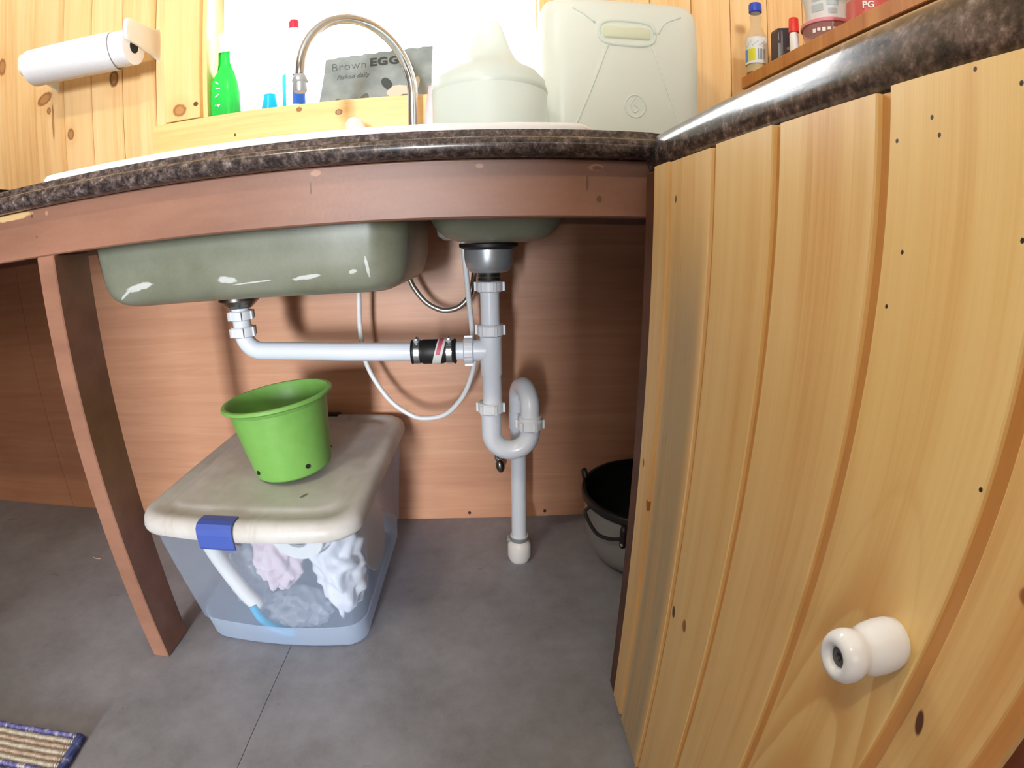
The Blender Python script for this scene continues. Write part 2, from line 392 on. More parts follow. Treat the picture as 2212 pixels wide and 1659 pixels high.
M_TOTE = clear_plastic('cloudy_tote_plastic', (0.96, 0.98, 1.0, 1), 0.70, 0.18, S(208, 228, 254))
M_TOTE2 = clear_plastic('frosted_tote_plastic', (0.94, 0.97, 1.0, 1), 0.32, 0.3, S(212, 230, 254))
M_LATCH = plain('blue_latch_plastic', S(66, 88, 168), 0.35)
M_RAG = grainy('white_rag', S(222, 222, 228), S(238, 238, 242), 60, 0.9)
M_PINK = grainy('pink_cloth', S(222, 196, 204), S(232, 212, 216), 30, 0.9)
M_CYAN = plain('cyan_plastic', S(40, 170, 214), 0.3)
M_BAG = clear_plastic('thin_bag', (1, 1, 1, 1), 0.55, 0.12, S(232, 236, 244))
M_PLATEW = plain('white_foam', S(236, 234, 228), 0.6)
M_POTOUT = plain('grey_aluminium', S(158, 158, 158), 0.38, Metallic=0.3)
M_POTIN = plain('black_enamel', S(20, 20, 22), 0.4)
M_CERAMIC = plain('white_porcelain', S(226, 232, 240), 0.08)
M_SCREW = plain('grey_screw', S(92, 94, 96), 0.4, Metallic=0.8)
def translucent(name, col, amt=0.5, rough=0.3):
    b = B(name); tl = b.n('ShaderNodeBsdfTranslucent'); tl.inputs[0].default_value = col; pr = b.bsdf(col, rough)
    m = b.n('ShaderNodeMixShader'); m.inputs[0].default_value = amt; b.t.links.new(pr, m.inputs[1]); b.t.links.new(tl.outputs[0], m.inputs[2])
    return b.done(m.outputs[0])
M_JUG = translucent('milky_jug_plastic', S(236, 244, 240), 0.45)
M_CAN = translucent('milky_can_plastic', S(246, 252, 247), 0.5)
M_GREENB = translucent('green_bottle_plastic', S(70, 214, 110), 0.55, 0.2)
M_WHITEB = translucent('white_bottle_plastic', S(244, 246, 246), 0.5)
M_CYANB = translucent('cyan_bottle_plastic', S(60, 200, 236), 0.6, 0.2)
M_BLUEB = plain('blue_print', S(30, 92, 190), 0.4)
M_REDCAP = translucent('red_cap', S(226, 60, 84), 0.3)
M_SLATE = grainy('slate', S(116, 124, 122), S(142, 150, 148), 26, 0.7)
M_INK = plain('dark_paint', S(58, 62, 62), 0.7)
M_INK2 = plain('soft_dark_paint', S(86, 92, 90), 0.7)
M_TAN = plain('tan_paint', S(206, 188, 168), 0.7)
M_BROWN = plain('brown_paint', S(164, 132, 112), 0.7)
def glass_material():
    b = B('window_glass'); tr = b.n('ShaderNodeBsdfTransparent'); gl = b.n('ShaderNodeBsdfGlossy'); gl.inputs['Roughness'].default_value = 0.02
    fr = b.n('ShaderNodeFresnel'); fr.inputs[0].default_value = 1.45
    m = b.n('ShaderNodeMixShader'); b.t.links.new(fr.outputs[0], m.inputs[0]); b.t.links.new(tr.outputs[0], m.inputs[1]); b.t.links.new(gl.outputs[0], m.inputs[2])
    return b.done(m.outputs[0])
M_GLASS = glass_material()
M_VINYL = plain('white_vinyl', S(240, 240, 236), 0.4)
M_BULB = (lambda b: b.done(b.bsdf(S(255, 240, 214), .3, Emission_Color=(1.0, .86, .62, 1), Emission_Strength=18.0)))(B('lit_bulb'))
M_CEIL = plain('white_ceiling', S(232, 228, 220), 0.8)
M_SHELF = pine_material('orange_board', 'door', S(206, 146, 78), S(190, 122, 58), S(160, 92, 40), seed=12.0)
M_CLEAR = clear_plastic('clear_bottle', (0.97, 0.97, 0.95, 1), 0.72, 0.08, S(226, 222, 206))
M_PINKC = clear_plastic('pink_tub', (1.0, 0.93, 0.93, 1), 0.45, 0.15, S(236, 196, 190))
M_BLUECAP = plain('blue_cap', S(40, 72, 190), 0.35)
M_LABEL = plain('white_label', S(222, 224, 222), 0.5)
M_YEL = plain('yellow_print', S(214, 208, 40), 0.5)
M_LBLUE = plain('light_blue_print', S(84, 150, 226), 0.5)
M_GREYP = plain('grey_print', S(120, 128, 132), 0.5)
M_TEA = plain('dark_violet_card', S(44, 32, 52), 0.3)
M_SILV = plain('silver_print', S(170, 168, 176), 0.3)
M_RED = plain('red_plastic', S(222, 48, 44), 0.35)
M_PINKL = plain('pink_plastic', S(224, 140, 156), 0.35)
M_REDBAND = plain('red_band', S(196, 90, 82), 0.4)
M_WHITE = plain('white_print', S(240, 238, 234), 0.5)
def braidrug(name, cols, seed):
    b = B(name); x, y, z = b.xyz(); f = b.noise(b.vec(b.math('MULTIPLY', x, 90.0), b.math('MULTIPLY', y, 60.0), seed), 1, 2)
    wv = b.n('ShaderNodeTexWave'); wv.inputs['Scale'].default_value = 60; b.put(wv.inputs['Vector'], b.pos); wv.bands_direction = 'X'; wv.inputs['Distortion'].default_value = 2.0
    return b.done(b.bsdf(b.ramp(f, cols), 0.95, bump=wv.outputs[1], bstr=0.8, bdist=0.002))
M_RBLUE = braidrug('blue_rug_braid', [(0.40, S(100, 106, 176)), (0.54, S(136, 138, 196)), (0.64, S(222, 218, 224))], 1.0)
M_RCREAM = braidrug('cream_rug_braid', [(0.40, S(190, 184, 170)), (0.60, S(214, 208, 196))], 2.0)
M_RTAN = braidrug('tan_rug_braid', [(0.40, S(178, 156, 140)), (0.60, S(204, 188, 174))], 3.0)
M_RDARK = braidrug('dark_blue_rug_braid', [(0.40, S(64, 76, 136)), (0.60, S(92, 104, 168)), (0.70, S(184, 188, 212))], 4.0)

# ------------------------------------------------------------------ the room
M_DWALL = grainy('brown_panelling', S(92, 66, 48), S(112, 80, 58), 8, 0.6)
def struct(name, bm, mat, **k): return obj(name, bm, mat, kind='structure', **k)
XL, XR, YB, ZC = -2.0, 1.75, -6.1, 2.42
fl = struct('floor', bx(XL, XR, YB, 0.06, -0.06, -0.004), M_FLOOR)
for x0, x1 in ((XL, -0.1335), (-0.1325, 1.085), (1.086, XR)):
    obj('floor_sheet', bx(x0, x1, YB, 0.0, -0.004, 0.0, bev=0.0003), M_FLOOR, fl)
struct('ceiling', bx(XL, XR, YB, 0.1, ZC, ZC+0.05), M_CEIL)
struct('wall_left', bx(XL-0.1, XL, YB, 0.1, 0, ZC), M_DWALL)
struct('wall_right', bx(XR, XR+0.1, YB, 0.1, 0, ZC), M_WALL)
bm = NB(); box(bm, XL, -0.75, YB-0.05, YB, 0, ZC); box(bm, 0.15, XR, YB-0.05, YB, 0, ZC); box(bm, -0.75, 0.15, YB-0.05, YB, 2.05, ZC)
struct('wall_rear', bm, M_DWALL)
bm = NB(); box(bm, XL, -1.45, -2.75, -2.65, 0, ZC); box(bm, 1.20, XR, -2.75, -2.65, 0, ZC); box(bm, -1.45, 1.20, -2.75, -2.65, 2.05, ZC)  # unseen partition, added to shape the light coming from the doorway
box(bm, -1.45, -0.58, -2.75, -2.65, 0, 1.12); box(bm, 0.03, 1.20, -2.75, -2.65, 0, 1.15)  # added half walls keep doorway light off both ends below the counter
struct('wall_light_block', bm, M_DWALL)
# back wall: framing, plywood below, pine boards above, the window opening
WX0, WX1, WZ0, WZ1 = -0.425, 0.430, 1.108, 2.02
bm = NB(); box(bm, XL, WX0, 0.012, 0.13, 0, ZC); box(bm, WX1, XR, 0.012, 0.13, 0, ZC)
box(bm, WX0, WX1, 0.012, 0.13, 0, WZ0-0.02); box(bm, WX0, WX1, 0.012, 0.13, WZ1, ZC)
wb = struct('wall_back', bm, M_TRIM)
obj('plywood_panel', bx(XL, -1.148, 0.0, 0.012, 0.0, 0.865), M_PLY, wb)
obj('plywood_panel', bx(-1.1465, XR, 0.0, 0.012, 0.0, 0.865), M_PLY, wb)
seams = [-1.958, -1.851, -1.744, -1.638, -1.531, -1.425, -1.318, -1.212, -1.106, -1.000, -0.889, -0.786, -0.679, -0.571]
seams2 = [0.583, 0.690, 0.797, 0.903, 1.0085, 1.115, 1.221, 1.328, 1.434, 1.541, 1.647, 1.74]
def wall_board(a, b_, z0=0.868, z1=ZC):
    bm = NB(); y0 = -0.0005; h = 0.004                     # V-edged tongue and groove board
    prof = [(a+0.0009, 0.011), (a+0.0009, y0+h), (a+h, y0), (b_-h, y0), (b_-0.0009, y0+h), (b_-0.0009, 0.011)]
    rings(bm, [[Vector((p, q, z0)) for p, q in prof], [Vector((p, q, z1)) for p, q in prof]])
    obj('wall_board', bm, M_WALL, wb)
for a, b_ in zip(seams, seams[1:]): wall_board(a, b_)
for a, b_ in zip(seams2, seams2[1:]): wall_board(a, b_)
wall_board(-0.571, WX0, WZ0); wall_board(WX1, 0.583, WZ0)
for a, b_ in zip([WX0, -0.318, -0.211, -0.104, 0.003, 0.11, 0.217, 0.324], [-0.318, -0.211, -0.104, 0.003, 0.11, 0.217, 0.324, WX1]): wall_board(a, b_, WZ1)
# window
wn = obj('window_1', bx(WX0, WX1, 0.105, 0.111, WZ0+0.03, WZ1-0.02), M_GLASS, kind='structure')
bm = NB()
for x0, x1, z0, z1 in ((WX0, WX0+0.042, WZ0, WZ1), (WX1-0.042, WX1, WZ0, WZ1), (WX0+0.042, WX1-0.042, WZ0, WZ0+0.035), (WX0+0.042, WX1-0.042, WZ1-0.04, WZ1)):
    box(bm, x0, x1, 0.085, 0.128, z0, z1, bev=0.003)
obj('window_frame', bm, M_VINYL, wn)
bm = NB(); box(bm, WX0-0.001, WX0+0.012, -0.004, 0.085, WZ0, WZ1, bev=0.001); box(bm, WX1-0.012, WX1+0.001, -0.004, 0.085, WZ0, WZ1, bev=0.001)
box(bm, WX0, WX1, -0.004, 0.085, WZ1-0.012, WZ1)
obj('window_jamb', bm, M_TRIM, wn)
obj('window_sill', bx(WX0+0.013, WX1-0.013, -0.018, 0.085, WZ0-0.02, WZ0, bev=0.002), M_APRON, wn)
struct('trim_1', bx(-0.531, WX0-0.001, -0.020, -0.001, 1.113, WZ1+0.10, bev=0.0015), M_TRIM)
struct('trim_2', bx(WX1+0.001, 0.537, -0.020, -0.001, 1.113, WZ1+0.10, bev=0.0015), M_TRIM)
struct('trim_3', bx(-0.571, 0.583, -0.019, -0.001, 0.906, 1.111, bev=0.0015), M_APRON)
struct('trim_4', bx(WX0, WX1, -0.020, -0.001, WZ1-0.002, WZ1+0.10, bev=0.0015), M_TRIM)

# ------------------------------------------------------------------ sink base: ledger, apron board, post
def board_thing(name, label, cat, bm, mat): return obj(name, bm, mat, label=label, cat=cat)
board_thing('ledger_board', 'red-brown ledger board fixed along the plywood back under the counter', 'board', bx(-1.9, 1.7, -0.038, 0.0, 0.799, 0.867, bev=0.0015), M_PAINT)
ap = board_thing('counter_apron', 'long red-brown painted board running below the sink counter edge', 'board', bx(-1.9, 0.511, -0.562, -0.524, 0.7915, 0.8675, bev=0.002), M_PAINT)
board_thing('support_post', 'red-brown wooden post holding up the counter left of the storage box', 'post', bx(-0.4235, -0.3855, -0.568, -0.487, 0.0, 0.791, bev=0.002), M_PAINT)

# countertops
NOSE = [(0.030, 0.868), (-0.016, 0.868), (-0.022, 0.871), (-0.0255, 0.876), (-0.0265, 0.882), (-0.0250, 0.888), (-0.0205, 0.892), (-0.0135, 0.8935), (-0.0110, 0.8955),
        (-0.0095, 0.900), (-0.0060, 0.9042), (0.0, 0.905), (0.030, 0.905)]
CX1 = 0.512
bm = NB()
extrude_profile(bm, NOSE, -1.9, CX1, lambda p, q, t: Vector((t, -0.562+p, q)))
box(bm, -1.9, -0.43, -0.533, 0.0, 0.868, 0.905); box(bm, 0.425, CX1, -0.533, 0.0, 0.868, 0.905)
box(bm, -0.43, 0.425, -0.533, -0.50, 0.868, 0.905); box(bm, -0.43, 0.425, -0.075, 0.0, 0.868, 0.905)
obj('countertop', bm, M_LAM, smooth=True, angle=0.6, label='brown granite-look laminate counter that holds the white sink', cat='countertop')
bm = NB(); ND = 0.047
NOSE2 = [(.03, .8475), (-.008, .8475), (-.016, .8495), (-.022, .8545), (-.0255, .862), (-.0268, .871), (-.0262, .880), (-.0240, .8885), (-.0195, .8962), (-.0130, .9013), (-.006, .9040), (.002, .905), (.03, .905)]
extrude_profile(bm, NOSE2, -0.088, 1.6, lambda p, q, t: DW(ND+p, t, q))
pts = [DW(ND+0.029, -0.088, 0), DW(ND+0.029, 1.6, 0), Vector((1.745, -2.2, 0)), Vector((1.745, -0.002, 0)), Vector((CX1+0.001, -0.002, 0)), Vector((CX1+0.001, -0.560, 0))]
rings(bm, [[Vector((p.x, p.y, 0.868)) for p in pts], [Vector((p.x, p.y, 0.905)) for p in pts]])
obj('countertop', bm, M_LAM, smooth=True, angle=0.6, label='dark laminate counter above the pine cabinet door on the right', cat='countertop')

# ------------------------------------------------------------------ right hand cabinet with its board door
cab = thing('base_cabinet', 'base cabinet with knotty pine board door and dark maroon frame', 'cabinet', DOOR_O, DANG)
def dbox(d0, d1, s0, s1, z0, z1, bev=0.0): return bx(d0, d1, -s1, -s0, z0, z1, bev=bev)
obj('stile', dbox(0.0085, 0.050, -0.052, -0.003, 0.0, 0.846, 0.0015), M_STILE, cab, world=False)
obj('stile', dbox(0.022, 0.060, 0.488, 0.60, 0.0, 0.846, 0.0015), M_FRAME, cab, world=False)
obj('rail', dbox(0.022, 0.060, 0.0, 0.487, 0.80, 0.846, 0.0015), M_FRAME, cab, world=False)
obj('rail', dbox(0.022, 0.060, 0.0, 0.487, 0.0, 0.055, 0.0015), M_FRAME, cab, world=False)
obj('side_panel', dbox(0.022, 0.060, 0.601, 1.55, 0.0, 0.846, 0.0015), M_FRAME, cab, world=False)
dr = obj('door', dbox(0.0135, 0.0215, 0.004, 0.498, 0.034, 0.842), M_DOOR, cab, world=False)
edges = [0.0, 0.0525, 0.1535, 0.2520, 0.3545, 0.4510, 0.5015]
mats = [M_DOOR_S, M_DOOR_S, M_DOOR, M_DOOR, M_DOOR_C, M_DOOR]
for i in range(6):
    a, b_ = edges[i], edges[i+1]; ch = 0.0088; bm = NB()
    z0, z1 = 0.0283 + random.uniform(0, .0012), 0.8465 + (0.0006, -0.0008, 0.0006, -0.0004, 0.0012, 0)[i]
    if i == 5: prof = [(a+.0002, .013), (a+.0002, .0012), (a+.0014, 0), (b_-.010, 0), (b_-.009, .001), (b_-.009, .0048), (b_, .0056), (b_, .013)]
    elif i == 0: prof = [(a, .013), (a, .001), (a+.001, 0), (b_-ch, 0), (b_-ch, .0042), (b_-.0002, .0046), (b_-.0002, .013)]
    else: prof = [(a+.0002, .013), (a+.0002, .0012), (a+.0014, 0), (b_-ch-.001, 0), (b_-ch, .001), (b_-ch, .0042), (b_-.0002, .0046), (b_-.0002, .013)]
    rings(bm, [[Vector((d, -s, z0)) for s, d in prof], [Vector((d, -s, z1)) for s, d in prof]])
    bm.faces.ensure_lookup_table()
    for f in bm.faces:
        c_ = f.calc_center_median()
        if .0040 < c_.x < .0060 and len(f.verts) == 4: f.material_index = 1
    obj('board', bm, [mats[i], M_TONGUE], dr, world=False)
KS, KZ = 0.4256, 0.5715
bm = NB(); kp = [(0.0, 0.0), (0.0125, 0.0), (0.0148, 0.0018), (0.0158, 0.006), (0.0158, 0.011), (0.0150, 0.0165), (0.0136, 0.0195), (0.0129, 0.0215), (0.0133, 0.0235), (0.0147, 0.0262),
     (0.0152, 0.0290), (0.0144, 0.0322), (0.0122, 0.0346), (0.0092, 0.0352), (0.0070, 0.0344), (0.0060, 0.0328), (0.0058, 0.029)]
lathe(bm, kp, (0.0, -KS, KZ), (-1, 0, 0), 40, True, False)
lathe(bm, [(0.0059, 0.0318), (0.0052, 0.0322), (0.0024, 0.0322), (0.0016, 0.0305), (0.0, 0.0305)], (0.0, -KS, KZ), (-1, 0, 0), 20, False, True, mi=1)
bm.transform(Matrix.Translation((0, -KS, KZ)) @ Matrix.Diagonal((1.16, .94, .94, 1)) @ Matrix.Translation((0, KS, -KZ)))
obj('knob', bm, [M_CERAMIC, M_SCREW], dr, smooth=True, angle=0.9, label='white porcelain knob', world=False)

# ------------------------------------------------------------------ sink
sink = thing('double_sink', 'white double sink with olive-coated bowls set into the counter', 'sink', (0, -0.28, 0.905))
bm = NB(); o_ = (-0.448, 0.443, -0.528, -0.045); i_ = (-0.408, 0.428, -0.478, -0.112)
rings(bm, [rrect(*inset(o_, .004), .028, .9052), rrect(*o_, .03, .908), rrect(*o_, .03, .917), rrect(*inset(o_, .004), .028, .9225), rrect(*inset(o_, .012), .024, .925),
           rrect(*i_, .03, .925), rrect(*i_, .03, .9052)], False, False)
box(bm, 0.172, 0.188, -0.478, -0.112, 0.9052, 0.925)
box(bm, 0.20, 0.428, -0.478, -0.405, 0.9054, 0.9245); box(bm, 0.20, 0.428, -0.138, -0.112, 0.9054, 0.9245)
obj('rim', bm, M_PORC, sink, smooth=True, angle=0.7)
def bowl(b0, spec, rad, t=0.004):
    bm = NB(); out = [rrect(*inset(b0, d), max(rad-d*0.4, .012), z) for z, d in spec]
    rings(bm, out, False, True)
    inn = [rrect(*inset(b0, d+t), max(rad-d*0.4-t, .010), z+(t if i else 0)) for i, (z, d) in enumerate(spec)]
    rings(bm, inn, False, True, mi=1)
    return bm
obj('bowl', bowl((-0.412, 0.172, -0.482, -0.115), [(.9050, 0), (.79, .004), (.735, .009), (.716, .013), (.702, .020), (.692, .031), (.686, .046), (.684, .066)], .06), [M_COAT, M_PORC], sink, smooth=True)
obj('bowl', bowl((0.186, 0.430, -0.405, -0.138), [(.9050, 0), (.815, .004), (.795, .009), (.780, .018), (.768, .032), (.761, .05), (.758, .07)], .05), [M_COAT, M_PORC], sink, smooth=True)

# ------------------------------------------------------------------ drains
PX, PY = 0.2915, -0.27
drn = thing('drain_pipes', 'white plastic drain pipes and trap joining both sink bowls to the floor', 'pipes', (0.347, -0.20, 0))
def nut(bm, c, axis, r, h, lugs=6, mi=0):
    u, v, a = frame_axis(axis); c = Vector(c)
    lathe(bm, [(r*.86, 0), (r, h*.12), (r, h*.88), (r*.9, h)], c, axis, 28, mi=mi)
    for k in range(lugs):
        t = 2*PI*(k+.35)/lugs; d = u*math.cos(t)+v*math.sin(t); e = -u*math.sin(t)+v*math.cos(t)
        q = [c + d*(r*.9+dd) + e*ee + a*hh for dd in (0, r*.24) for ee in (-.0028, .0028) for hh in (h*.1, h*.92)]
        vs = [bm.verts.new(p) for p in q]
        for f in ((0, 1, 3, 2), (4, 6, 7, 5), (0, 4, 5, 1), (2, 3, 7, 6), (0, 2, 6, 4), (1, 5, 7, 3)):
            bm.faces.new([vs[i] for i in f]).material_index = mi
def part(name, bm, mat, **k): return obj(name, bm, mat, drn, smooth=True, angle=0.7, **k)
bm = NB(); lathe(bm, [(.052, .7570), (.056, .7560), (.056, .7500), (.050, .7465), (.046, .745)], (PX, PY, 0), seg=40); part('gasket', bm, M_BLACK)
bm = NB(); lathe(bm, [(.0465, .7448), (.0465, .728), (.0445, .715), (.040, .706), (.034, .702), (.022, .7005)], (PX, PY, 0), seg=40); part('strainer_cup', bm, M_STEEL, label='steel strainer cup')
bm = NB(); lathe(bm, [(.0215, .7004), (.0225, .699), (.0205, .697), (.0225, .694), (.0205, .691), (.0225, .688), (.0205, .685)], (PX, PY, 0)); part('threaded_neck', bm, M_DSTEEL)
def vnut(z0, z1, r=.0262, x=PX, y=PY):
    bm = NB(); nut(bm, (x, y, z0), (0, 0, 1), r, z1-z0); part('slip_nut', bm, M_NUT)
vnut(.664, .6845)
bm = NB(); lathe(bm, [(.0187, .590), (.0187, .664)], (PX, PY, 0)); part('tailpiece', bm, M_PVC)
vnut(.578, .601)
TZ = 0.5485
bm = NB(); lathe(bm, [(.0195, .430), (.0195, .497), (.0218, .500), (.0218, .5775)], (PX, PY, 0)); lathe(bm, [(.0212, 0), (.0212, .026)], (PX-.036, PY, TZ), (1, 0, 0)); part('tee', bm, M_PVC)
bm = NB(); nut(bm, (PX-.0545, PY, TZ), (1, 0, 0), .0262, .020); part('slip_nut', bm, M_NUT)
HX0, HX1 = 0.134, 0.222
bm = NB(); lathe(bm, [(.0187, 0), (.0187, .030)], (0.2075, PY, TZ), (1, 0, 0)); part('branch_stub', bm, M_PVC)
bm = NB(); lathe(bm, [(.0235, 0), (.0250, .001), (.0232, .003), (.0232, .016), (.0225, .020), (.0245, .024), (.0245, .062), (.0228, .066), (.0228, .082), (.0255, .086), (.0240, .0885)], (HX0, PY, TZ), (1, 0, 0), 36)
cpl = part('rubber_coupling', bm, M_BLACK, label='black rubber coupling with two hose clamps')
for xx in (0.1395, 0.2035):
    bm = NB(); lathe(bm, [(.0236, 0), (.0245, .0008), (.0245, .0112), (.0236, .012)], (xx, PY, TZ), (1, 0, 0), 36)
    lathe(bm, [(.0048, -.006), (.0048, .006)], (xx+.006, PY-.008, TZ+.0255), (0, 1, 0.2), 10)
    lathe(bm, [(.0036, -.010), (.0036, -.006)], (xx+.006, PY-.008, TZ+.0255), (0, 1, 0.2), 6)
    obj('hose_clamp', bm, M_CHROME, cpl, smooth=True, angle=0.7)
bm = NB()                                                   # paper band stuck round the coupling at a slant
for i, (x0, x1, mi) in enumerate(((.0, .0165, 0), (.003, .0115, 1))):
    lp = []
    for xx in (x0, x1):
        lp.append([Vector((0.181 + xx + 0.010*math.sin(t)*0.7, PY + (.0252+i*.0003)*math.cos(t), TZ + (.0252+i*.0003)*math.sin(t))) for t in [PI*0.45 + PI*1.1*k/18*(1 if not i else .52) for k in range(19)]])
    rings(bm, lp, False, False, closed=False, mi=mi)
obj('tag_band', bm, [M_LABEL, plain('pink_print', S(206, 92, 112), 0.5)], cpl, label='white and pink printed tag')
bm = NB(); EX = -0.2185
path = [Vector((HX0+.02, PY, TZ)), Vector((0.0, PY, TZ+.004)), Vector((EX+.05, PY, TZ+.0115))] + arc((EX+.040, PY, TZ+.0520), (0, 0, -1), (-1, 0, 0), .040, 0.05, PI/2, 12) + [Vector((EX, PY, .612))]
tube(bm, path, .0187, 24); part('waste_arm', bm, M_PVC)
bm = NB(); nut(bm, (EX, PY, .592), (0, 0, 1), .0255, .022); part('slip_nut', bm, M_NUT)
bm = NB(); lathe(bm, [(.0187, .606), (.0187, .662)], (EX, PY, 0)); part('tailpiece', bm, M_PVC)
bm = NB(); nut(bm, (EX, PY, .6265), (0, 0, 1), .0255, .0205); part('slip_nut', bm, M_NUT)
bm = NB(); lathe(bm, [(.024, .652), (.030, .657), (.033, .660), (.042, .668), (.043, .684)], (EX, PY, 0)); part('drain_flange', bm, M_DSTEEL)
vnut(.4175, .4405, x=PX-.0035)
UX = 0.288; UR = 0.0405
bm = NB(); tube(bm, [Vector((UX, PY, .426)), Vector((UX, PY, .40))] + arc((UX+UR, PY, .3725), (-1, 0, 0), (0, 0, -1), UR, 0, PI, 20) + [Vector((UX+2*UR, PY, .3885))], .0207, 24)
part('trap_bend', bm, M_PVC)
bm = NB(); nut(bm, (UX+2*UR, PY, .379), (0, 0, 1), .0265, .022); lathe(bm, [(.0235, .400), (.0235, .407), (.0195, .408)], (UX+2*UR, PY, 0)); part('slip_nut', bm, M_NUT)
DX, DY = 0.347, -0.20; A = Vector((UX+2*UR, PY, 0)); Bp = Vector((DX, DY, 0)); e = (Bp-A); rad_ = e.length/2; e.normalize()
bm = NB(); tube(bm, [A + Vector((0, 0, .40)), A + Vector((0, 0, .418))] + [A + (Bp-A)*.5 - e*rad_*math.cos(t) + Vector((0, 0, .422 + rad_*1.05*math.sin(t))) for t in [PI*k/20 for k in range(1, 20)]] + [Bp + Vector((0, 0, .418)), Bp + Vector((0, 0, .38))], .0198, 24)
part('return_bend', bm, M_PVC)
bm = NB(); lathe(bm, [(.0182, .05), (.0182, .385)], (DX, DY, 0)); lathe(bm, [(.0208, .355), (.0208, .395)], (DX, DY, 0)); part('down_pipe', bm, M_PVC)
bm = NB(); lathe(bm, [(.0225, 0), (.0245, .004), (.0285, .012), (.0285, .045), (.0265, .052), (.0215, .060), (.0215, .072)], (DX, DY, 0)); part('floor_hub', bm, M_HUB)
bm = NB(); lathe(bm, [(.0218, .060), (.0226, .061), (.0226, .0715), (.0218, .072)], (DX, DY, 0), cap0=False, cap1=False)
lathe(bm, [(.0045, -.007), (.0045, .007)], (DX-.0255, DY-.004, .066), (0, 1, 0), 8); part('pipe_clamp', bm, M_STEEL)

# hoses and stop valve
def from_px(): pass
bm = NB(); tube(bm, smooth_path([(-.006, -.11, .76), (-.008, -.11, .66), (-.012, -.11, .575), (-.004, -.11, .487), (.040, -.115, .405), (.090, -.12, .364), (.128, -.125, .354), (.180, -.13, .366), (.222, -.14, .412),
    (.245, -.15, .466), (.254, -.155, .510), (.251, -.16, .56), (.247, -.17, .62), (.243, -.185, .69), (.237, -.19, .775)], 8), .0058, 12)
obj('white_hose', bm, M_HOSE, smooth=True, label='thin white hose hanging in a loop behind the drain pipes', cat='hose')
bm = NB(); tube(bm, smooth_path([(.090, -.10, .74), (.105, -.10, .692), (.118, -.10, .660), (.142, -.10, .628), (.168, -.10, .611), (.192, -.10, .606), (.222, -.10, .615), (.245, -.10, .642), (.256, -.10, .690), (.256, -.10, .745)], 8), .0062, 12)
obj('braided_hose', bm, M_BRAID, smooth=True, label='short steel-braided hose curving below the gap between the bowls', cat='hose')
vl = thing('stop_valve', 'small chrome stop valve low on the plywood behind the trap', 'valve', (0.301, 0.0, 0.195))
bm = NB(); lathe(bm, [(.0125, 0), (.0125, .003), (.0075, .004), (.0075, .034), (.0095, .036), (.0095, .046)], (.301, 0, .198), (0, -1, 0), 20); lathe(bm, [(.006, 0), (.0075, .002), (.0075, .022), (.0055, .026)], (.297, -.036, .200), (0, 0, 1), 16)
obj('valve_body', bm, M_CHROME, vl, smooth=True, angle=0.7)
bm = NB(); lathe(bm, [(.0, 0), (.006, .001), (.0105, .009), (.0118, .018), (.0105, .027), (.006, .035), (.0, .036)], (.308, -.054, .172), (-.15, 0, 1), 20); lathe(bm, [(.004, 0), (.004, .012)], (.3045, -.045, .193), (0, -1, 0), 10)
obj('valve_handle', bm, M_DSTEEL, vl, smooth=True)

# ------------------------------------------------------------------ storage box, its contents, the green pot
tote = thing('storage_tote', 'clear storage tote with aged white lid and blue latches under the sink', 'storage box', (-0.145, -0.29, 0))
B0 = (-0.322, 0.026, -0.492, -0.078); B1 = (-0.346, 0.050, -0.532, -0.040)
def lerp4(t): return tuple(a+(b-a)*t for a, b in zip(B0, B1))
bm = NB(); out = [rrect(*inset(B0, .012), .03, .001, bow=.012), rrect(*inset(B0, .003), .035, .004, bow=.014), rrect(*lerp4(.0), .035, .012, bow=.016), rrect(*inset(lerp4(.19), .001), .036, .0645, bow=.017)]
rings(bm, out, True, False, mi=1)
out2 = [rrect(*inset(lerp4(.19), .001), .036, .0645, bow=.017), rrect(*inset(lerp4(.20), -.004), .038, .0680, bow=.017)]
out2 += [rrect(*inset(lerp4(t), -.004), .04, .068+(.296-.068)*(t-.2)/.8, bow=.018) for t in (.25, .5, .75, 1.0)]
out2 += [rrect(*inset(B1, -.010), .045, .2985, bow=.018), rrect(*inset(B1, -.010), .045, .3045, bow=.018), rrect(*inset(B1, .001), .04, .3045, bow=.018)]
rings(bm, out2, False, False, mi=0)
obj('tub', bm, [M_TOTE, M_TOTE2], tote, smooth=True, angle=0.8)
LB = (-0.362, 0.066, -0.551, -0.023)
bm = NB(); lr = [(.001, .2995), (-.001, .306), (.001, .318), (.005, .326), (.011, .3305), (.018, .3315), (.026, .3300), (.034, .3262), (.046, .3252), (.052, .3285), (.060, .3295), (.070, .3285)]
rings(bm, [rrect(*inset(LB, .006), .045, .2995, bow=.018)] + [rrect(*inset(LB, d), max(.05-d*.4, .02), z, bow=.018*max(0, 1-d*12)+.0001) for d, z in lr], False, True)
obj('lid', bm, M_LID, tote, smooth=True, angle=1.2)
for sgn, yy in ((-1, LB[2]-.0165), (1, LB[3]+.0165)):
    bm = NB(); prof = [(.030, .3335), (.012, .3345), (.002, .3325), (-.004, .326), (-.0065, .315), (-.0065, .291), (-.004, .286), (-.0015, .288), (-.003, .296), (-.003, .314), (-.0005, .3225), (.004, .3285), (.013, .3305), (.030, .3310)]
    cx = -0.178 if sgn < 0 else -0.15
    rings(bm, [[Vector((cx+xx, yy - sgn*p, q)) for p, q in prof] for xx in (-.034, .034)])
    obj('latch', bm, M_LATCH if sgn < 0 else M_BLACK, tote, label='blue snap latch' if sgn < 0 else None)
